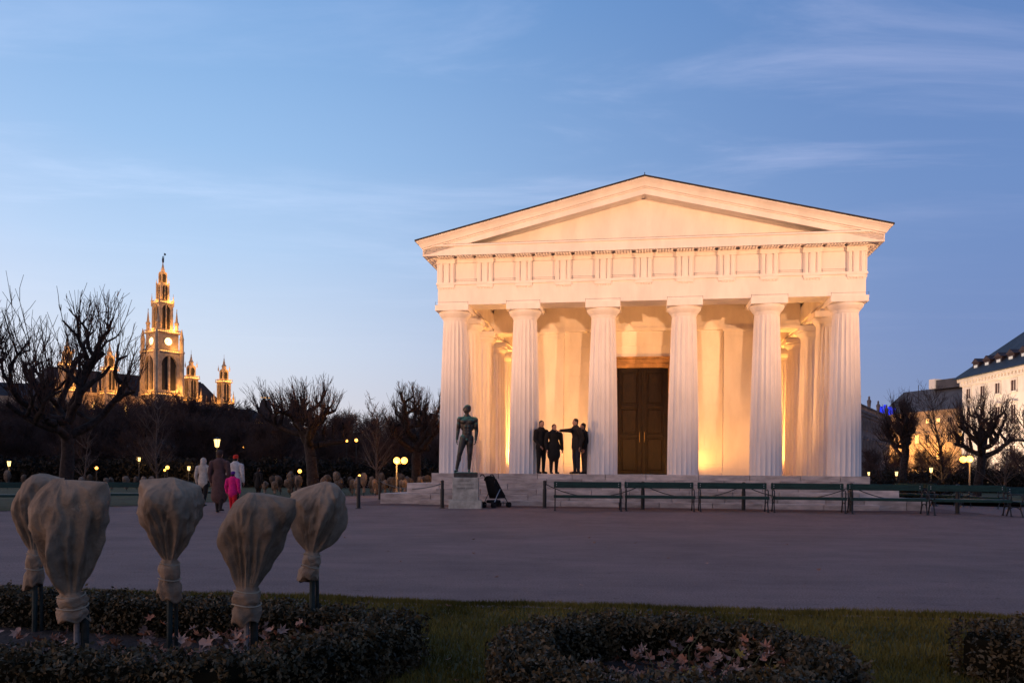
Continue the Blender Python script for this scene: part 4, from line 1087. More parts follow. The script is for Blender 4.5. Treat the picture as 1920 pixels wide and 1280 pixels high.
    e((-.01, -.005, 1.815), (.092, .088, .122)); e((-.052, -.03, 1.765), (.055, .055, .065)); e((-.112, -.045, 1.80), (.022, .016, .026)); e((-.085, -.04, 1.845), (.03, .05, .018))
    e((-.085, -.045, 1.755), (.026, .03, .014)); e((.02, -.085, 1.80), (.022, .014, .034)); e((.015, .01, 1.87), (.098, .090, .080)); e((.04, .02, 1.82), (.075, .08, .09))
    fig = grow_body('figure', P, [BR], .0125, t, (.015, .40, z0 + .15), 0, 2)
    hand(fig, (-.285, -.055, .945), (-.06, -.10, -1), (1, 0, 0), 1.12, BR, .55); hand(fig, (.253, -.055, .935), (-.05, -.10, -1), (-1, 0, 0), 1.12, BR, .75)
statue()

# ------------------------------------------------------------------ stroller
def stroller():
    p = gp(926, 951); t = thing('stroller', 'empty black folding stroller parked beside the statue plinth', 'stroller', p, R(48))
    FAB = mat('stroller_fabric', (.008, .008, .009), .85, .3, 20); MET = mat('stroller_tube', (.02, .02, .022), .35, metal=.5); ALU = mat('stroller_alu', (.45, .45, .47), .35, metal=.8)
    # local x forward, y left
    for sg in (-1, 1):
        y = .19*sg
        MB().tube([(.42, y, .10), (.20, y, .38), (-.08, y, .70), (-.19, y, .88), (-.27, y, .955), (-.345, y*1.02, .95), (-.375, y*1.02, .90)], [.013]*3 + [.014, .018, .018, .015], 8).build('push_handle', MET, t)
        MB().tube([(-.22, y*1.05, .09), (-.08, y, .34), (.06, y, .54)], .012, 8).build('rear_leg', MET if sg > 0 else ALU, t)
        for nm, x, r in (('rear_wheel', -.22, .085), ('front_wheel', .42, .08)):
            for o_ in (-.028, .028):
                w = MB(); w.tube([(x, y*1.05 + o_ - .014, r), (x, y*1.05 + o_ + .014, r)], r, 18); w = w.build(nm, FAB, t)
                h = MB(); h.tube([(x, y*1.05 + o_ - .017, r), (x, y*1.05 + o_ + .017, r)], r*.45, 12); h.build('hub', MET, w)
        # side cloth
        s = MB(); s.prismy([(-.17, .82), (-.10, .84), (.16, .50), (.30, .34), (.20, .27), (.02, .27), (-.04, .36)], y*.93 - .004, y*.93 + .004); s.build('side_panel', FAB, t)
    MB().tube([(-.22, -.20, .09), (-.22, .20, .09)], .01, 8).build('axle', ALU, t)
    MB().tube([(.40, -.20, .13), (.40, .20, .13)], .01, 8).build('footrest', MET, t)
    back = []
    for x, z, c_ in ((.02, .27, 0), (-.05, .42, .02), (-.11, .60, .03), (-.17, .78, .025), (-.19, .87, .0)):
        back.append([(x - c_*math.cos(math.pi*(k/8 - .5)), -.178 + .356*k/8, z) for k in range(9)])
    o = MB().loft(back, cap=False, closed=False).build('back_panel', FAB, t, smooth=True); so = o.modifiers.new('s', 'SOLIDIFY'); so.thickness = .02
    MB().bbox(.0, .32, -.17, .17, .27, .31, .015).build('seat', FAB, t)
    rings = []
    for k in range(7):                                  # folded canopy
        a = math.pi*k/6; rings.append([(-.19 + .05*math.cos(q) , -.19*math.cos(a)*(1 + .02*math.sin(q)), .80 + .10*math.sin(a) + .03*math.sin(q)) for q in np.linspace(0, 6.28, 8, endpoint=False)])
    MB().loft(rings).build('canopy', FAB, t, smooth=True)
    MB().bbox(-.20, .16, -.15, .15, .13, .22, .03).build('basket', FAB, t)
stroller()
# ------------------------------------------------------------------ bare trees
def seg_mesh(name, segs, m, sides=3):
    """many tapered twigs as one mesh, vectorised"""
    A = np.array([s[0] for s in segs], float); B = np.array([s[1] for s in segs], float)
    ra = np.array([s[2] for s in segs]); rb = np.array([s[3] for s in segs]); n = len(segs)
    d = B - A; d /= np.maximum(np.linalg.norm(d, axis=1), 1e-9)[:, None]
    ref = np.where(np.abs(d[:, 2:3]) > .9, np.array([[1., 0, 0]]), np.array([[0, 0, 1.]]))
    u = np.cross(d, ref); u /= np.linalg.norm(u, axis=1)[:, None]; w = np.cross(d, u); V = []
    for P, r in ((A, ra), (B, rb)):
        for k in range(sides):
            a = 2*math.pi*k/sides; V.append(P + (u*math.cos(a) + w*math.sin(a))*r[:, None])
    V = np.stack(V, 1); nv = 2*sides; Fc = []
    for k in range(sides): Fc.append([k, (k+1) % sides, sides + (k+1) % sides, sides + k])
    Fc = (np.array(Fc)[None] + (np.arange(n)*nv)[:, None, None]).reshape(-1)
    me = bpy.data.meshes.new(name); me.vertices.add(n*nv); me.vertices.foreach_set('co', V.astype(np.float32).ravel())
    me.loops.add(len(Fc)); me.loops.foreach_set('vertex_index', Fc.astype(np.int32)); q = len(Fc)//4
    me.polygons.add(q); me.polygons.foreach_set('loop_start', np.arange(0, len(Fc), 4, dtype=np.int32)); me.polygons.foreach_set('loop_total', np.full(q, 4, np.int32))
    me.polygons.foreach_set('use_smooth', [True]*q)
    me.materials.append(m); me.update(); me.validate(); return me
def limb(rng, p, d, L, r0, r1, steps, wob, up, out, knob=0.0):
    """a crooked limb; returns its points"""
    pts = [(p.copy(), r0, d.copy())]
    for k in range(steps):
        d = (d + Vector((rng.gauss(0, wob), rng.gauss(0, wob), rng.gauss(0, wob*.7) + up))).normalized()
        q = p + d*(L/steps); r = r0 + (r1 - r0)*((k+1)/steps)*(1) ; r *= 1 + knob*rng.random()
        out.append((tuple(p), tuple(q), pts[-1][1], r)); p = q; pts.append((p.copy(), r, d.copy()))
    return pts
def pollard(seed, H, spread, trunk_h, tr, n_limb=7, shoots=9, shoot_len=1.2, fine=2, sub=4, rise=.10, el0=.10, el1=.75, fan=.8, sr=.014):
    """lopped park tree: short trunk, crooked heavy limbs ending in knuckles, brushes of upright shoots"""
    rng = random.Random(seed); big = []; tw_ = []
    tp = limb(rng, Vector((0, 0, -.2)), Vector((0, 0, 1)), trunk_h + .2, tr, tr*.80, 6, .05, .02, big, .10)
    top = H - shoot_len*.75; ctr = Vector((0, 0, trunk_h - .3))
    for k in range(n_limb):
        a = 6.283*k/n_limb + rng.uniform(-.3, .3); el = rng.uniform(el0, el1) if k % 3 else rng.uniform(.7, 1.2)
        d = Vector((math.cos(a)*math.cos(el), math.sin(a)*math.cos(el), math.sin(el)))
        L = min(spread*rng.uniform(.75, 1.05), (top - trunk_h)/max(math.sin(el), .25)*1.0)
        base = tp[-1 - (k % 2)][0]
        lp = limb(rng, base, d, L, tr*.58, tr*.30, 8, .24, rise, big, .30); subs = [lp]
        for s_ in range(sub):
            q, r, dd = lp[rng.randint(3, 8)]
            d2 = (dd*.6 + Vector((rng.uniform(-1, 1), rng.uniform(-1, 1), rng.uniform(-.1, .9)))).normalized()
            sp = limb(rng, q, d2, L*rng.uniform(.28, .5), r*.8, r*.45, 5, .32, .10, big, .35); subs.append(sp)
            q, r, dd = sp[-1]
            for z in range(2):
                d2 = (dd*.5 + Vector((rng.uniform(-1, 1), rng.uniform(-1, 1), rng.uniform(0, 1)))).normalized()
                subs.append(limb(rng, q, d2, L*rng.uniform(.12, .25), r*.9, r*.5, 3, .3, .12, big, .35))
        for sp in subs:
            for s_ in range(shoots if len(sp) > 4 else max(2, shoots//2)):
                i = rng.randint(max(1, len(sp)//2 - 1), len(sp) - 1); q, r, dd = sp[i]
                o = (q - ctr); o.normalize()
                d3 = (o*fan + Vector((rng.gauss(0, .25), rng.gauss(0, .25), .75 + rng.gauss(0, .15)))).normalized()
                l = min(shoot_len*rng.uniform(.55, 1.15), max(.25, (H - q.z)*1.02)); r0 = sr*rng.uniform(.8, 1.2)
                st = limb(rng, q, d3, l, r0, r0*.45, 4, .09, .06, tw_)
                for f_ in range(fine):
                    q2, r2, d2 = st[rng.randint(1, 3)]
                    limb(rng, q2, (d2 + Vector((rng.gauss(0, .5), rng.gauss(0, .5), rng.gauss(.1, .3)))).normalized(), l*rng.uniform(.2, .5), r0*.65, r0*.4, 2, .12, .1, tw_)
    return seg_mesh('trunk', big, BARK, 8), seg_mesh('crown', tw_, TWIG, 3)
def tree_obj(name, label, meshes, p, rz=0.0, sc=1.0, group=None):
    t = thing(name, label, 'tree', p, rz, group); t.scale = (sc, sc, sc)
    link('trunk', meshes[0], t); link('crown', meshes[1], t); return t
tree_obj('pollard_tree', 'big gnarled bare tree before the lit town hall at the left', pollard(3, 7.8, 3.1, 2.9, .25, 7, 5, 2.0, 3, 4, .16, .35, .9, .5, .016), gx(122, 31), .4)
tree_obj('pollard_tree', 'bare pollarded tree with a dense brush of upright twigs, left of the temple', pollard(14, 6.3, 2.3, 3.1, .30, 8, 9, 1.15, 2, 4, .06, .05, .7, .9), gx(588, 42), 1.0)
tree_obj('pollard_tree', 'bare pollarded tree partly hidden by the temple\'s left corner column', pollard(25, 6.2, 2.4, 3.0, .30, 8, 9, 1.15, 2, 4, .06, .05, .7, .9), gx(782, 48), 2.2)
tree_obj('pollard_tree', 'bare tree at the left picture edge, only branch tips in view', pollard(36, 8.2, 3.0, 3.0, .24, 7, 5, 2.0, 3, 4, .16, .35, .9, .5, .019), gx(-118, 27), 2.0)
tree_obj('pollard_tree', 'dark bare pollard right of the temple, before the dim building', pollard(47, 7.1, 2.0, 3.2, .25, 7, 10, 1.3, 3, 4, .10, .4, 1.0, .8, .013), gx(1694, 56), .3)
tree_obj('pollard_tree', 'thick bare pollard before the white palace at the right', pollard(58, 7.3, 2.3, 3.2, .28, 7, 10, 1.3, 3, 4, .10, .3, 1.0, .8, .013), gx(1832, 54), 1.3)
def slim_tree(seed, H, crown_r, trunk_r, n=26, twig=9, m_tr=BARK, crown_from=.3, tm=TWIG, fine=2, tw_r=.012):
    rng = random.Random(seed); big = []; tw_ = []
    tp = limb(rng, Vector((0, 0, -.2)), Vector((0, 0, 1)), H*.9, trunk_r, trunk_r*.18, 12, .035, .02, big)
    for k in range(n):
        i = rng.randint(max(2, int(12*crown_from)), 12); q, r, dd = tp[i]; a = rng.uniform(0, 6.283); t = i/12
        d = Vector((math.cos(a), math.sin(a), rng.uniform(.5, 1.5))).normalized()
        L = crown_r*(1.35 - .75*t)*rng.uniform(.7, 1.15)
        lp = limb(rng, q, d, L, max(r*.5, .018), .010, 6, .10, .06, big)
        for s_ in range(twig):
            q2, r2, d2 = lp[rng.randint(1, 6)]
            d3 = (d2 + Vector((rng.gauss(0, .6), rng.gauss(0, .6), rng.gauss(.15, .4)))).normalized()
            l = L*rng.uniform(.25, .6); st = limb(rng, q2, d3, l, tw_r, tw_r*.5, 3, .14, .05, tw_)
            for f_ in range(fine):
                q4, r4, d4 = st[rng.randint(1, 3)]
                limb(rng, q4, (d4 + Vector((rng.gauss(0, .6), rng.gauss(0, .6), rng.gauss(.1, .4)))).normalized(), l*.55, tw_r*.75, tw_r*.4, 2, .15, .03, tw_)
    return seg_mesh('trunk', big, m_tr, 6), seg_mesh('crown', tw_, tm, 3)
PALEB = mat('pale_bark', (.12, .085, .07), .95, .3, 10)
PALET = mat('pale_twig', (.085, .055, .045), .95, .3, 3)
tree_obj('young_tree', 'slender pale young tree with upswept twigs left of the street lamp', slim_tree(5, 5.4, 1.7, .075, 30, 7, PALEB, .3, PALET), gx(298, 46))
tree_obj('young_tree', 'slender pale young tree below the big gnarled tree', slim_tree(6, 3.4, 1.0, .055, 20, 5, PALEB, .35, PALET), gx(157, 44), 1.0)
tree_obj('young_tree', 'slender bare young tree between the two pollards left of the temple', slim_tree(7, 5.2, 1.8, .085, 28, 7, PALEB, .3, PALET), gx(707, 46), 2.0)
tree_obj('young_tree', 'tall thin bare tree between the two right pollards', slim_tree(8, 8.0, 2.2, .12, 44, 9, BARK, .2, TWIG), gx(1770, 62), 2.0)
tree_obj('young_tree', 'fine twigged young tree in front of the white palace', slim_tree(9, 4.6, 1.5, .06, 30, 7, PALEB, .2, PALET), gx(1882, 50), 2.0)
tree_obj('young_tree', 'small thin tree just right of the temple steps', slim_tree(10, 3.6, 1.1, .05, 22, 6, BARK, .25, TWIG), gx(1664, 52), 1.0)
tree_obj('young_tree', 'thin bare tree at the right picture edge', slim_tree(11, 5.6, 1.5, .07, 30, 7, BARK, .2, TWIG), gx(1922, 46), 1.0)
# the dark wood along the back of the park
def wood():
    rng = random.Random(77)
    protos = [slim_tree(100 + k, 10.0, 3.4, .20, 60, 18, BARK, .06, TWIG, 3, .026) for k in range(4)]
    T = []; top_z = [max(np.array([v.co.z for v in m_.vertices]).max() for m_ in ms) for ms in protos]
    for k, ms in enumerate(protos):
        t = thing('bare_tree', 'bare brown tree in the dark wood beyond the far rose rows', 'tree', (0, 0, -50), 0, 'bare trees of the dark wood behind the park')
        link('trunk', ms[0], t); link('crown', ms[1], t); T.append(t)
    used = set()
    def put(px, Y, h):
        k = rng.randrange(4)
        o = T[k] if k not in used else copy_tree(T[k]); used.add(k)
        p = gx(px, Y); s = h/top_z[k]; o.location = p; o.rotation_euler = (0, 0, rng.uniform(0, 6.28)); o.scale = (s*rng.uniform(1.0, 1.3), s*rng.uniform(1.0, 1.3), s)
    # heights follow the skyline of the wood in the photograph
    sky = [(-60, 752), (60, 756), (200, 758), (262, 750), (340, 752), (420, 760), (500, 772), (560, 782), (640, 785), (700, 785), (800, 790), (860, 790)]
    def top(px): return float(np.interp(px, [a for a, b in sky], [b for a, b in sky]))
    for row, (Y, n) in enumerate(((74, 16), (92, 17), (112, 18), (135, 18))):
        for k in range(n):
            px = -70 + 940*(k + rng.uniform(.1, .9))/n
            y = top(px) - 22 + rng.uniform(0, 16) + (26 if row == 0 else 0); h = (YH - (y - RHO*(px - 960)))*Y/F + EYE
            put(px, Y*rng.uniform(.94, 1.06), h)
    for k in range(9):                                      # right of the temple
        px = 1625 + 36*k + rng.uniform(-12, 12); Y = rng.uniform(85, 105); put(px, Y, (rng.uniform(38, 66))*Y/F + EYE)
wood()
# evergreen undergrowth: hedges and shrubs at the back
SHR = mat('undergrowth', (.018, .014, .010), .9, .6, 1.2, detail=6, col2=(.03, .022, .014))
def shrub_row(name, label, px0, px1, Y0, Y1, h, seed, n=9000, size=.10, dep=2.0):
    rs = np.random.RandomState(seed); A, B = gx(px0, Y0), gx(px1, Y1); t = thing(name, label, 'hedge', A)
    u = rs.rand(n); P = np.outer(1 - u, np.array(A)) + np.outer(u, np.array(B)) - np.array(A)
    hh = h*(.75 + .25*np.sin(u*37 + seed) * np.sin(u*91)) 
    P[:, 1] += (rs.rand(n) - .5)*dep; P[:, 0] += (rs.rand(n) - .5)*.6; P[:, 2] += hh*rs.rand(n)**.8
    a = rs.randn(n, 3); a /= np.linalg.norm(a, axis=1)[:, None]; b = np.cross(a, rs.randn(n, 3)); b /= np.linalg.norm(b, axis=1)[:, None]
    s = size*(.6 + .8*rs.rand(n)); v = np.stack([P - a*s[:, None], P + b*s[:, None]*.6, P + a*s[:, None], P - b*s[:, None]*.6], 1).reshape(-1, 3)
    f = tri_mesh('foliage', v, SHR, None, t, 4); f['kind'] = 'stuff'
    st = MB()
    d = B - A
    for k in range(int(d.length/1.2)):
        q = d*((k + .5)*1.2/d.length); st.tube([q, q + Vector((.1*rs.randn(), .1*rs.randn(), h*.7))], [.05, .02], 5)
    st = st.build('stems', BARK, t); st['kind'] = 'stuff'
shrub_row('hedge_row', 'dark hedge right of the temple behind the benches', 1632, 1775, 47, 47, 1.15, 5, 9000, .07, 1.0)
shrub_row('hedge_row', 'dark shrubs below the trees at the far right', 1640, 1960, 72, 70, 2.2, 6, 14000, .12, 3)
shrub_row('hedge_row', 'dark undergrowth along the foot of the left wood', -60, 440, 70, 68, 2.6, 7, 20000, .14, 3)
shrub_row('hedge_row', 'dark undergrowth behind the rose rows left of the temple', 430, 860, 68, 70, 2.6, 8, 18000, .14, 3)

# ------------------------------------------------------------------ far lawn with rows of wrapped roses
def far_lawn():
    E_ = [(-19, 12), (-14.6, 22.6), (-12.7, 28.2), (-9.0, 41), (-7.2, 47), (-4, 60), (-3, 66)]
    far = [(-60, 12), (-60, 23), (-60, 30), (-60, 44), (-60, 52), (-60, 62), (-60, 72)]
    rows = [[(a[0] + (b[0] - a[0])*t, a[1] + (b[1] - a[1])*t, .012 + g(a[0], a[1])) for t in np.linspace(0, 1, 8)] for a, b in zip(E_, far)]
    m = mat('far_grass', (.040, .042, .012), .95, .4, .9, .6, 30, detail=8)
    o = struct(MB().loft(rows, cap=False, closed=False).build('lawn', m)); o['label'] = 'green lawn with rose beds left of the path'
    rows = [[(14.2 + 1.8*t + (Y - 34)*.47, Y, .012 + g(14.2 + (Y - 34)*.47, Y)) for t in np.linspace(0, 14, 6)] for Y in np.linspace(34, 70, 8)]
    o = struct(MB().loft(rows, cap=False, closed=False).build('lawn', m)); o['label'] = 'lawn right of the temple'
far_lawn()
def far_roses():
    rng = random.Random(9); P = []
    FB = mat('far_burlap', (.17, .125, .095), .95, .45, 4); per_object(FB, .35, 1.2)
    for k in range(4):
        w = .42; sk = sack_mesh(200 + k, w, .62, .07, 0, .22, rng.uniform(-.05, .05), None, 28)
        t = thing('wrapped_rose_bush', 'small burlap wrapped rose standing in the far rose rows', 'wrapped rose', (0, 0, -50), 0, 'rows of wrapped roses on the far lawn')
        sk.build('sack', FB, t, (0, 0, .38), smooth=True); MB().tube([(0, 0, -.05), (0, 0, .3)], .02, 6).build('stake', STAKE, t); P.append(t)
    used = set()
    def put(px, Y, s=1.0):
        k = rng.randrange(4); o = P[k] if k not in used else copy_tree(P[k]); used.add(k)
        o.location = gx(px, Y); o.rotation_euler = (0, 0, rng.uniform(0, 6.28)); s *= rng.uniform(.88, 1.12); o.scale = (s*rng.uniform(.75, 1.25), s, s*rng.uniform(.8, 1.15)); o.rotation_euler[1] = rng.uniform(-.12, .12)
    for px in (18, 38, 70, 150, 172, 196, 214, 236, 252, 268, 286): put(px + rng.uniform(-4, 4), 52 + rng.uniform(-2, 2), 1.05)
    for px in range(500, 836, 13): put(px + rng.uniform(-5, 5), 43 + rng.uniform(-1, 1.5))
    for px in range(508, 836, 17): put(px + rng.uniform(-6, 6), 49 + rng.uniform(-1, 1.5), 1.1)
far_roses()

# ------------------------------------------------------------------ park lamps
GLASS = mat('lamp_glass', (1, .85, .5), .3, emit=(1.0, .66, .22), estr=2.6)
GLASSO = mat('lamp_globe', (1, .75, .4), .3, emit=(1.0, .40, .05), estr=5)
POLE = mat('lamp_pole', (.03, .027, .025), .5)
POLEG = mat('grey_pole', (.16, .14, .13), .5)
def lantern(label, px, py, Y, hpx):
    c = at(px, py, Y); z0 = g(c.x, Y); s = hpx*Y/F; t = thing('street_lamp', label, 'street lamp', (c.x, Y, z0), 0, 'park lamps with glowing lanterns'); h = c.z - z0
    MB().lathe([(.09, -.05), (.09, .25), (.05, .32), (.04, h - s*.6), (.07, h - s*.55)], 10).build('pole', POLE, t)
    MB().lathe([(s*.22, -s*.5), (s*.36, s*.32), (s*.34, s*.33), (.01, s*.34)], 6, (0, 0, h)).build('lantern_glass', GLASS, t)
    cp = MB().lathe([(s*.42, s*.33), (s*.42, s*.36), (s*.2, s*.5), (.02, s*.62)], 6, (0, 0, h)).build('lantern_cap', POLE, t)
    for k in range(6):
        a = k*math.pi/3; MB().tube([(s*.22*math.cos(a), s*.22*math.sin(a), h - s*.5), (s*.37*math.cos(a), s*.37*math.sin(a), h + s*.34)], .012, 4).build('lantern_rib', POLE, t)
    L = bpy.data.lights.new('lamp_light', 'POINT'); L.energy = 60; L.color = (1, .58, .2); L.shadow_soft_size = .2
    o = bpy.data.objects.new('lamp_light', L); COL.objects.link(o); o.parent = t; o.location = (0, 0, h - s*.75)
lantern('park lamp with a large glowing lantern above the walking group', 407, 829, 60, 17)
lantern('park lamp with glowing lantern right of the walking group', 517, 863, 74, 12)
lantern('small glowing park lamp left of the walking group', 354, 877, 66, 9)
lantern('glowing park lamp at the left picture edge', 17, 868, 62, 11)
lantern('small glowing park lamp above the lit window', 261, 860, 66, 8)
lantern('glowing park lamp among trees right of the temple, middle of three', 1681, 887, 60, 9)
lantern('glowing park lamp among trees right of the temple, highest of three', 1746, 880, 62, 10)
lantern('glowing park lamp close to the temple\'s right corner', 1629, 887, 64, 7)
def globe(label, heads, Y, r, pole=POLE):
    px, py = heads[0]; c = at(px, py, Y); z0 = g(c.x, Y); t = thing('street_lamp', label, 'street lamp', (c.x, Y, z0), 0, 'bright globe lamps among the trees'); h = c.z - z0
    MB().lathe([(.07, -.05), (.07, .2), (.045, .25), (.035, h - r)], 10).build('pole', pole, t)
    for k, (x, y) in enumerate(heads):
        q = at(x, y, Y) - Vector((c.x, Y, z0)); MB().ell(tuple(q), (r, r, r), 14, 10).build('globe', GLASSO, t, smooth=True)
        if k: MB().tube([(0, 0, h - r*1.1), (q.x, q.y, q.z - r*.5)], .025, 6).build('arm', pole, t)
    if len(heads) > 1:
        L = bpy.data.lights.new('lamp_light', 'POINT'); L.energy = 60; L.color = (1, .5, .12); L.shadow_soft_size = .2
        o = bpy.data.objects.new('lamp_light', L); COL.objects.link(o); o.parent = t; o.location = (0, -.4, h - .3)
globe('twin headed lamp glaring orange just left of the temple', [(744, 863), (758, 863)], 40, .16, POLEG)
globe('twin headed lamp glaring orange before the white palace', [(1818, 860), (1806, 861)], 44, .17, POLEG)
for (px, py, Y, r, lab) in ((126, 871, 58, .15, 'behind the second wrapped rose from left'), (181, 877, 62, .14, 'right of the big gnarled tree trunk'), (314, 876, 60, .16, 'left of the walking group'), (309, 881, 64, .11, 'smallest left of the walking group'),
    (315, 831, 88, .14, 'high in the wood left of the lantern'), (457, 838, 90, .15, 'high in the wood right of the lantern'), (486, 889, 58, .13, 'beside the small dark figure'), (562, 883, 56, .16, 'above the rightmost wrapped rose'), (497, 869, 80, .14, 'dim, left of the second lantern'),
    (650, 826, 76, .15, 'upper left of the high pair by the pollard'), (668, 825, 74, .18, 'upper right of the high pair by the pollard'), (674, 892, 52, .12, 'just above the lone bollard'), (784, 893, 54, .13, 'low, between lamp and temple steps'), (538, 886, 70, .1, 'dim, low beside the second lantern'), (231, 886, 70, .1, 'dim, low at the left bench')):
    globe('orange glowing lamp among dark trees, ' + lab, [(px, py)], Y, r*.8)

# ------------------------------------------------------------------ town hall
TSTONE = mat('town_hall_stone', (.44, .33, .22), .85, .25, .5, .2, 4)
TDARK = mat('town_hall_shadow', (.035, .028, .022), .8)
TROOF = mat('slate', (.022, .020, .024), .6, .3, .6)
STRIP = mat('flood_strip', (1, .6, .2), .4, emit=(1.0, .48, .10), estr=2.4)
WINL = mat('lit_window', (1, .7, .3), .4, emit=(1.0, .55, .16), estr=2.2)
CLOCKM = mat('clock_face', (1, .9, .6), .4, emit=(1.0, .78, .38), estr=2.2)
def th_light(parent, p, power, size=1.2, color=(1, .45, .10)):
    L = bpy.data.lights.new('flood_glow', 'POINT'); L.energy = power; L.color = color; L.shadow_soft_size = size
    o = bpy.data.objects.new('flood_glow', L); COL.objects.link(o); o.parent = parent; o.location = p
def gothic_spire(t, cx, cy, z, stages, name='tower'):
    pass
def pinnacle(m, x, y, z, h, r):
    m.lathe([(r, 0), (r, h*.35), (r*1.35, h*.36), (r*1.25, h*.42), (r*.8, h*.45), (r*.12, h*.92), (r*.3, h*.94), (.02, h)], 6, (x, y, z))
def stage(par, name, w, z0, z1, arch=None, cx=0, cy=0, mullion=True):
    """square tower stage: dark core, corner piers, arched openings in each face"""
    h = w/2; pier = w*.20; d = w*.10
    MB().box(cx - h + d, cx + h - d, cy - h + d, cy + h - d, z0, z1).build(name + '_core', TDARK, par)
    for sx in (-1, 1):
        for sy in (-1, 1):
            x0, x1 = cx + sx*h, cx + sx*(h - pier); y0, y1 = cy + sy*h, cy + sy*(h - pier)
            MB().box(min(x0, x1), max(x0, x1), min(y0, y1), max(y0, y1), z0, z1).build('corner_pier', TSTONE, par)
    a0 = z0 + (z1 - z0)*.10; ow = w/2 - pier; zs = z1 - ow*1.35 - (z1 - z0)*.06
    arc = [(-ow, zs)] + [(-ow*math.cos(q), zs + ow*1.25*math.sin(q)) for q in np.linspace(.15, math.pi - .15, 11)] + [(ow, zs)]
    for k in range(4):
        b = MB(); poly = arc + [(ow, z1), (-ow, z1)]
        # spandrel in quads so that it stays clean
        top = [(x, z1) for x, z in arc]; n = len(arc)
        vs = [(x, -h + .02, z) for x, z in arc] + [(x, -h + .02, z) for x, z in top] + [(x, -h + d, z) for x, z in arc] + [(x, -h + d, z) for x, z in top]
        fs = [(i, i + 1, n + i + 1, n + i) for i in range(n - 1)] + [(i + 1, i, 2*n + i, 2*n + i + 1) for i in range(n - 1)]
        b.add(vs, fs); o = b.build('arch', TSTONE, par, (cx, cy, 0), k*math.pi/2)
        MB().box(-ow, ow, -h + .02, -h + d, z0, a0).build('arch_sill', TSTONE, o)
        if mullion:
            MB().box(-w*.035, w*.035, -h + .1, -h + d*1.0, a0, z1 - .2).build('mullion', TSTONE, o)
            for q in (-1, 1): MB().box(q*ow - w*.02, q*ow + w*.02, -h + .1, -h + d, a0, zs).build('mullion', TSTONE, o)
def balcony(par, w, z, cx=0, cy=0, h=1.2, lit=True):
    o = w/2
    MB().box(cx - o - .5, cx + o + .5, cy - o - .5, cy + o + .5, z - .5, z).build('balcony', TSTONE, par)
    for k in range(4):
        a = k*math.pi/2
        b = MB().box(-o - .45, o + .45, -o - .45, -o - .25, h*.78, h); n = max(4, int(w/1.0))
        for i in range(n + 1): x = -o - .35 + (2*o + .7)*i/n; b.box(x - .09, x + .09, -o - .44, -o - .27, 0, h*.78)
        b.build('balustrade', TSTONE, par, (cx, cy, z), a)
        if lit: MB().box(-o + .2, o - .2, -o - .20, -o - .08, .06, .32).build('flood_strip', STRIP, par, (cx, cy, z), a)
def small_tower(par, x, y, zb):
    balcony(par, 6.4, zb - .6, x, y)
    stage(par, 'side_tower', 4.8, zb, zb + 10.5, cx=x, cy=y)
    balcony(par, 4.9, zb + 10.5, x, y)
    stage(par, 'side_tower_top', 3.1, zb + 10.6, zb + 16.2, cx=x, cy=y, mullion=False)
    MB().lathe([(1.9, 0), (1.9, .4), (1.1, .9), (1.0, 2.0), (1.3, 2.2), (.7, 3.2), (.2, 5.6), (.35, 5.8), (.08, 6.3), (.05, 8.4)], 8, (x, y, zb + 16.2)).build('turret_spire', TSTONE, par)
    for sx in (-1, 1):
        for sy in (-1, 1):
            m = MB(); pinnacle(m, x + sx*3.3, y + sy*3.3, zb - .6, 6.5, .55); m.build('pinnacle', TSTONE, par)
            m = MB(); pinnacle(m, x + sx*1.9, y + sy*1.9, zb + 16.0, 3.0, .28); m.build('pinnacle', TSTONE, par)
    MB().box(x - 3.4, x + 3.4, y - 3.2, y + 3.2, zb - 22, zb - 1.1).build('tower_shaft', TSTONE, par)
    for zz in (zb + .8, zb + 11.8): 
        th_light(par, (x + 1.2, y - 5.2, zz), 1200); th_light(par, (x - 5.2, y - 1.2, zz), 700)
    th_light(par, (x + .6, y - 2.6, zb + 17), 420)
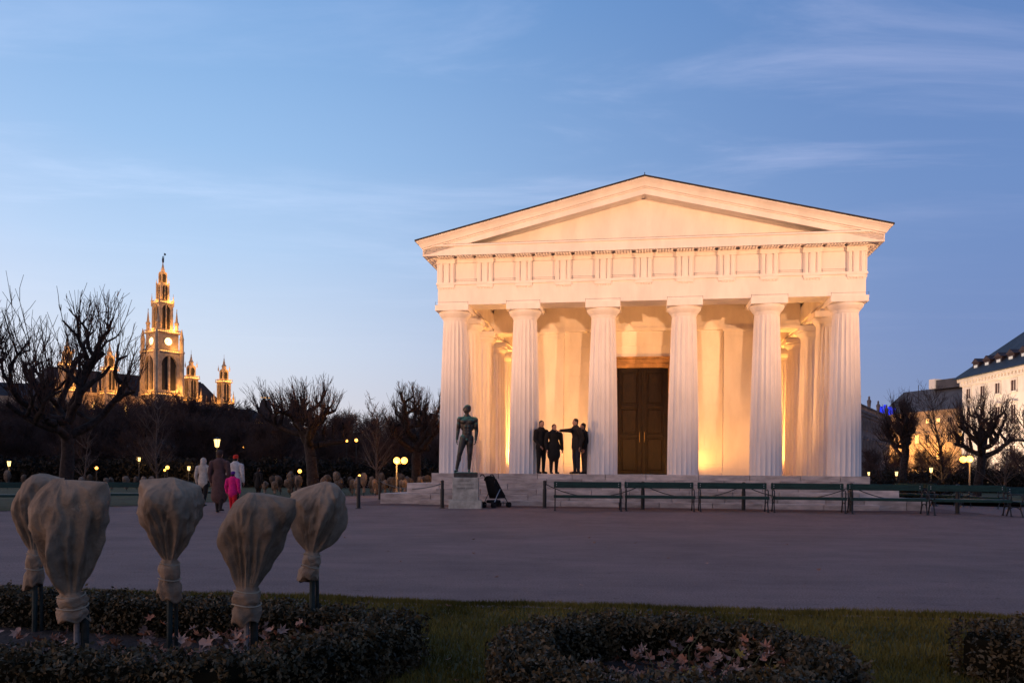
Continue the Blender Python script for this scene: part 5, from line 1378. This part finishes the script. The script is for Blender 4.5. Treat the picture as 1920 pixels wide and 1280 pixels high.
def town_hall():
    T0 = (-166.5, 382.0); ang = math.atan2(.79, .61)
    t = thing('town_hall', 'floodlit gothic town hall with tall clock tower on the skyline', 'town hall', (T0[0], T0[1], 0), ang)
    ty = -9.0; tx = 0.0; t.scale = (1, 1, .968)
    # main block, roof
    MB().box(-46, 40, 4, 22, 0, 36.0).build('main_wall', TSTONE, t)
    rf = MB(); rf.loft([[(-46.5, 3.4, 36), (40.5, 3.4, 36), (40.5, 22.6, 36), (-46.5, 22.6, 36)], [(-40, 11, 47.5), (33, 11, 47.5), (33, 15, 47.5), (-40, 15, 47.5)]]); rf.build('roof', TROOF, t)
    MB().box(-40, 33, 12.6, 13.4, 47.5, 48.3).build('ridge_crest', TROOF, t)
    MB().box(-46.4, 40.4, 3.3, 3.9, 36.0, 37.3).build('parapet', TSTONE, t)
    for k in range(29):
        x = -45 + k*2.95
        if abs(x) < 8: continue
        for z0, z1 in ((26, 33), (16.5, 23.5)):
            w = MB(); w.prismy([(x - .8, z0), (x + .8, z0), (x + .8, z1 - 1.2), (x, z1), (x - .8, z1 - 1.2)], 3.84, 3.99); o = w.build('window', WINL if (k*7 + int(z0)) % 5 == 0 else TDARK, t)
            MB().box(x - 1.0, x + 1.0, 3.6, 3.95, z0 - .5, z0 - .1).build('sill', TSTONE, o)
        m = MB(); pinnacle(m, x + 1.47, 3.5, 36.4, 4.2, .35); m.build('pinnacle', TSTONE, t)
    for x in range(-44, 40, 9): th_light(t, (x, -2.5, 27), 800)
    MB().box(-46, 40, 1.6, 2.0, 24.2, 24.6).build('flood_strip', STRIP, t)
    for x in (-37.6, -19.5, 19.8, 37.6): small_tower(t, x, 0, 37.5)
    # the great tower
    MB().box(tx - 6.6, tx + 6.6, ty - 6.6, ty + 6.6, 0, 37.0).build('tower_shaft', TSTONE, t)
    MB().box(tx - 6.0, tx + 6.0, ty + 6.6, 4, 0, 36).build('tower_link', TSTONE, t)
    balcony(t, 13.4, 37.4, tx, ty, 1.4)
    stage(t, 'belfry', 12.6, 37.5, 57.0, cx=tx, cy=ty)
    for sx in (-1, 1):
        for sy in (-1, 1):
            MB().lathe([(1.15, 37.5), (1.15, 57), (1.4, 57.1), (1.4, 58), (.95, 58.1), (.95, 63.5), (1.1, 63.6), (.9, 64.2), (.1, 68.6)], 8, (tx + sx*6.0, ty + sy*6.0, 0)).build('corner_buttress', TSTONE, t)
    balcony(t, 12.4, 57.4, tx, ty)
    MB().box(tx - 5.0, tx + 5.0, ty - 5.0, ty + 5.0, 57.5, 66.2).build('clock_stage', TSTONE, t)
    for a in (0, -math.pi/2):
        e = thing_part('clock', t, (tx, ty, 0), a)
        c = MB(); c.lathe([(1.75, 0), (1.75, .16)], 32); c = MB().add([(x, -5.02 - z, 62.2 + y) for x, y, z in c.v], c.f).build('clock_dial', CLOCKM, e)
        rg = MB(); n = 40; rg.tube([(1.88*math.cos(q), -5.14, 62.2 + 1.88*math.sin(q)) for q in np.linspace(0, 6.2832, n)], .14, 6); rg.build('clock_rim', TSTONE, e)
        for k in range(12):
            q = k*math.pi/6; MB().tube([(1.28*math.cos(q), -5.22, 62.2 + 1.28*math.sin(q)), (1.58*math.cos(q), -5.22, 62.2 + 1.58*math.sin(q))], .075, 4).build('clock_mark', TDARK, e)
        for q, l, r_ in ((R(-165), 1.35, .09), (R(165), .9, .12)): MB().tube([(0, -5.26, 62.2), (l*math.cos(q), -5.26, 62.2 + l*math.sin(q))], r_, 4).build('clock_hand', TDARK, e)
    balcony(t, 10.6, 66.6, tx, ty, 1.2)
    stage(t, 'octagon', 6.6, 66.6, 80.5, cx=tx, cy=ty)
    for sx in (-1, 1):
        for sy in (-1, 1):
            m = MB(); pinnacle(m, tx + sx*4.4, ty + sy*4.4, 66.6, 11.5, .85); m.build('pinnacle', TSTONE, t)
            m = MB(); pinnacle(m, tx + sx*3.3, ty + sy*3.3, 79.0, 6.0, .42); m.build('pinnacle', TSTONE, t)
            m = MB(); pinnacle(m, tx + sx*1.9, ty + sy*1.9, 88.5, 3.6, .26); m.build('pinnacle', TSTONE, t)
    balcony(t, 6.2, 80.6, tx, ty, 1.0)
    stage(t, 'lantern_stage', 4.2, 80.6, 89.6, cx=tx, cy=ty)
    stage(t, 'upper_lantern', 2.7, 89.6, 94.6, cx=tx, cy=ty, mullion=False)
    MB().lathe([(1.7, 94.6), (1.7, 95.0), (1.0, 95.3), (.5, 97.6), (.15, 99.4), (.3, 99.6)], 8, (tx, ty, 0)).build('spire', TSTONE, t)
    MB().lathe([(.32, 99.6), (.40, 100.4), (.45, 101.3), (.25, 101.9), (.28, 102.4), (.05, 102.8)], 8, (tx, ty, 0)).build('iron_knight', TROOF, t)
    MB().tube([(tx + .45, ty, 99.8), (tx + .55, ty, 104.4)], .07, 5).build('banner_pole', TROOF, t)
    MB().box(tx + .55, tx + 1.4, ty - .03, ty + .03, 103.3, 104.2).build('banner', TROOF, t)
    for z, d, pw in ((39.5, 9.5, 2900), (59.5, 8.6, 1300), (68.5, 6.4, 2200), (82.0, 4.6, 1300), (90.4, 3.2, 650), (95.5, 2.6, 380)):
        th_light(t, (tx + d*.3, ty - d, z), pw); th_light(t, (tx - d, ty - d*.3, z), pw*.7)
    # lower wing and corner pavilion to the right, long side wing to the left
def thing_part(name, parent, loc, rz):
    o = bpy.data.objects.new(name, None); COL.objects.link(o); o.parent = parent; o.location = loc; o.rotation_euler = (0, 0, rz); return o
town_hall()
def block(name, label, cat, px0, px1, Y0, Y1, ytop, depth, wall, roof, roof_h, win=None, storeys=3, bay=3.4, lit=0.0, cornice=True, group=None, hip=True, seed=1, ww=1.1, wh=2.0, plinth=None):
    """a building whose visible front runs between two photo columns at given depths"""
    A = Vector(((px0 - 960)/F*Y0, Y0, 0)); B = Vector(((px1 - 960)/F*Y1, Y1, 0)); d = B - A; L = d.length
    H = at(px0, ytop, Y0).z
    t = thing(name, label, cat, A, math.atan2(d.y, d.x), group)
    MB().box(0, L, 0, depth, -1, H).build('wall', wall, t)
    if cornice:
        MB().box(-.6, L + .6, -.6, depth + .6, H, H + .5).build('cornice', wall, t); MB().box(-.3, L + .3, -.3, depth, H - .7, H - .002).build('cornice', wall, t)
        MB().box(-.15, L + .15, -.15, .0 - .002, H*.36, H*.36 + .3).build('string_course', wall, t)
    if roof_h:
        e = min(depth*.45, roof_h*1.1); x = e if hip else 0
        o = MB().loft([[(-.8, -.8, H + .5), (L + .8, -.8, H + .5), (L + .8, depth + .8, H + .5), (-.8, depth + .8, H + .5)], [(x, e, H + .5 + roof_h), (L - x, e, H + .5 + roof_h), (L - x, depth - e, H + .5 + roof_h), (x, depth - e, H + .5 + roof_h)]]).build('roof', roof, t)
    if win:
        rng = random.Random(seed); n = max(2, int(L/bay)); sh = H/storeys
        for s in range(storeys):
            hh = wh if s < storeys - 1 or storeys < 3 else wh*.55
            for k in range(n):
                x = (k + .5)*L/n; zc = (s + .52)*sh
                m_ = WINL if rng.random() < lit else win
                w = MB().box(x - ww/2, x + ww/2, -.03, .02, zc - hh/2, zc + hh/2).build('window', m_, t)
                fr = MB(); fr.box(x - ww/2 - .22, x - ww/2, -.14, -.002, zc - hh/2, zc + hh/2); fr.box(x + ww/2, x + ww/2 + .22, -.14, -.002, zc - hh/2, zc + hh/2); fr.box(x - ww/2 - .22, x + ww/2 + .22, -.14, -.002, zc + hh/2, zc + hh/2 + .25)
                fr.build('window_frame', wall, w)
                MB().box(x - ww/2 - .3, x + ww/2 + .3, -.28, -.003, zc - hh/2 - .28, zc - hh/2 - .003).build('sill', wall, w)
                MB().box(x - .04, x + .04, -.07, -.032, zc - hh/2, zc + hh/2).build('mullion', wall, w)
                if s in (1, storeys - 2):
                    MB().prismy([(x - ww/2 - .45, zc + hh/2 + .45), (x + ww/2 + .45, zc + hh/2 + .45), (x, zc + hh/2 + (1.05 if s == 1 else .75))], -.35, -.003).build('pediment', wall, w)
    return t, L, H
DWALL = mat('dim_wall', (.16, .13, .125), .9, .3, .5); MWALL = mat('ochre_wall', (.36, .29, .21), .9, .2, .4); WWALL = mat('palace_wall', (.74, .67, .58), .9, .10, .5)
DWIN = mat('dark_window', (.02, .02, .024), .3); BWIN = mat('brown_window', (.07, .035, .028), .5)
block('side_wing', 'dark roofed town hall wing at the left picture edge with lit cornice', 'building', -60, 112, 332, 346, 741, 16, TSTONE, TROOF, 6.0, TDARK, 4, 4.0, .35, seed=2, wh=3.2, ww=1.5)
block('side_wing', 'low dark roofed wing right of the town hall', 'building', 424, 500, 425, 440, 783, 16, DWALL, TROOF, 5.0, TDARK, 4, 4.0, .15, seed=3, wh=3, ww=1.5)
def pavilion():
    t, L, H = block('corner_pavilion', 'corner pavilion with steep mansard roof and flagpole', 'building', 480, 512, 418, 420, 787, 9, DWALL, None, 0, TDARK, 4, 3.0, .3, seed=4, wh=2.6)
    MB().loft([[(-.4, -.4, H + .5), (L + .4, -.4, H + .5), (L + .4, 9.4, H + .5), (-.4, 9.4, H + .5)], [(2.0, 2, H + 10), (L - 2.0, 2, H + 10), (L - 2.0, 7, H + 10), (2.0, 7, H + 10)]]).build('mansard_roof', TROOF, t)
    MB().box(1.8, L - 1.8, 1.8, 7.2, H + 10.0, H + 10.4).build('roof_crest', TROOF, t)
    for k in range(6): MB().box(2.0 + k*(L - 4)/5 - .1, 2.0 + k*(L - 4)/5 + .1, 1.85, 2.0, H + 10.4, H + 11.6).build('crest_post', TROOF, t)
    MB().box(1.8, L - 1.8, 1.85, 2.0, H + 11.4, H + 11.7).build('glow_crest_rail', STRIP, t)  # this rail is no lamp; its glow is put into the material
    MB().tube([(L/2, 4, H + 10.4), (L/2, 4, H + 21)], .09, 6).build('flagpole', TROOF, t)
    MB().box(-.3, L + .3, -1.2, -.9, H - 1.6, H - 1.2).build('flood_strip', STRIP, t)
pavilion()
# right side of the picture
def dim_block():
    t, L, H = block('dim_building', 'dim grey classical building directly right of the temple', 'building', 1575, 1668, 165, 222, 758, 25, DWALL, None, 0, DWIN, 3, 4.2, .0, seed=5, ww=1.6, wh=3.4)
    for k in range(22):
        x = .5 + (L - 1)*k/21; MB().box(x - .25, x + .25, -.3, .2, H + .5, H + 1.5).build('baluster', DWALL, t)
    MB().box(-.4, L + .4, -.4, .3, H + 1.5, H + 1.8).build('balustrade_rail', DWALL, t)
    for k in range(5):
        x = L*(k + .5)/5; m = MB(); m.lathe([(.35, 0), (.4, .8), (.5, 1.6), (.2, 2.1), (.25, 2.5), (.03, 2.8)], 8, (x, 0, H + 1.8)); m.build('roof_statue', DWALL, t)
dim_block()
t, L, H = block('ochre_building', 'far ochre building with lit facade behind the right trees', 'building', 1655, 1812, 262, 232, 781, 18, MWALL, mat('grey_roof', (.10, .095, .095), .7, .2, .4), 7.5, DWIN, 4, 3.6, .42, seed=6, ww=1.3, wh=2.4, hip=False)
for x in (4, 11, 18, 24): th_light(t, (x, -5, 9), 3600)
MB().box(L*.42, L*.80, 6, 12, H + 7.5, H + 10.2).build('roof_house', mat('grey_roof', (.1, .1, .1)), t); MB().box(L*.40, L*.47, 5.5, 9, H + 7.7, H + 10.6).build('glowing_penthouse', mat('penthouse_glow', (.75, .62, .5), .7, emit=(1, .7, .5), estr=.25), t)  # penthouse walls glow by emission, their light put into the material
BLUE = mat('blue_sign', (.01, .02, .5), .4, emit=(.02, .05, 1.0), estr=.75)
c = at(1672, 766, 250); s_ = thing('roof_sign', 'glowing blue sign on the roof right of the temple', 'sign', (c.x, 250, c.z - 1.6))
[MB().box(-3.6 + k*1.25, -2.6 + k*1.25, 0, .3, .3*math.sin(k*2.1), 2.3 + .5*math.sin(k*1.7)).build('sign_letter', BLUE, s_) for k in range(4)]; MB().box(-1.8, -1.6, .1, .3, -6, 0).build('sign_post', POLE, s_); MB().box(1.6, 1.8, .1, .3, -6, 0).build('sign_post', POLE, s_)
MB().tube([(9.0, 2, -4), (9.0, 2, 9.0)], .10, 5).build('antenna', POLE, s_)
def palace():
    t, L, H = block('white_palace', 'pale palace with dark hipped roof and dormers at the right edge', 'palace', 1803, 1985, 138, 112.5, 717, 34, WWALL, None, 0, BWIN, 4, 3.7, .0, seed=7, ww=1.3, wh=2.9)
    rf = MB(); rf.loft([[(-1.2, -1.2, H + .5), (L + 30, -1.2, H + .5), (L + 30, 34, H + .5), (-1.2, 34, H + .5)], [(9, 10, H + 10.5), (L + 20, 10, H + 10.5), (L + 20, 24, H + 10.5), (9, 24, H + 10.5)]]); rf.build('roof', mat('palace_roof', (.030, .034, .042), .55, .25, .5), t)
    DM = mat('dormer', (.05, .03, .028), .6)
    for k in range(9):
        x = 3.0 + k*3.3
        d = MB().box(x - .9, x + .9, .6, 3.5, H + .8, H + 2.9).build('dormer', DM, t); MB().prismy([(x - 1.1, H + 2.9), (x + 1.1, H + 2.9), (x, H + 3.6)], .4, 3.6).build('dormer_roof', DM, d)
        MB().box(x - .5, x + .5, .56, .6 - .002, H + 1.1, H + 2.5).build('dormer_window', mat('dormer_pane', (.6, .55, .5), .4, emit=(1, .85, .65), estr=.35), d)
    for k in range(int(L/.9)):
        MB().box(.3 + k*.9, .6 + k*.9, -.5, -.31, H - .45, H - .004).build('cornice_bracket', WWALL, t)
    for x in (2, 10, 18, 26): th_light(t, (x, -12, 5.5), 3600, .5, (1, .72, .48))          # unseen point lights added for the warm city light on the palace
palace()
# small lit shop front deep in the left wood
w_ = at(271, 872, 78); k_ = thing('kiosk', 'small building with a bright lattice window deep in the left wood', 'kiosk', (w_.x, 78, 0))
MB().box(-2.4, 2.4, 0, 4, 0, 3.2).build('wall', DWALL, k_); MB().box(-.85, .85, -.04, -.004, 1.1, 2.6).build('window', WINL, k_)
for x in (-.5, -.17, .17, .5): MB().box(x - .03, x + .03, -.09, -.045, 1.1, 2.6).build('window_bar', POLE, k_)
MB().loft([[(-2.7, -.3, 3.2), (2.7, -.3, 3.2), (2.7, 4.3, 3.2), (-2.7, 4.3, 3.2)], [(-1.4, 2, 4.3), (1.4, 2, 4.3), (1.4, 2.1, 4.3), (-1.4, 2.1, 4.3)]]).build('roof', TROOF, k_)
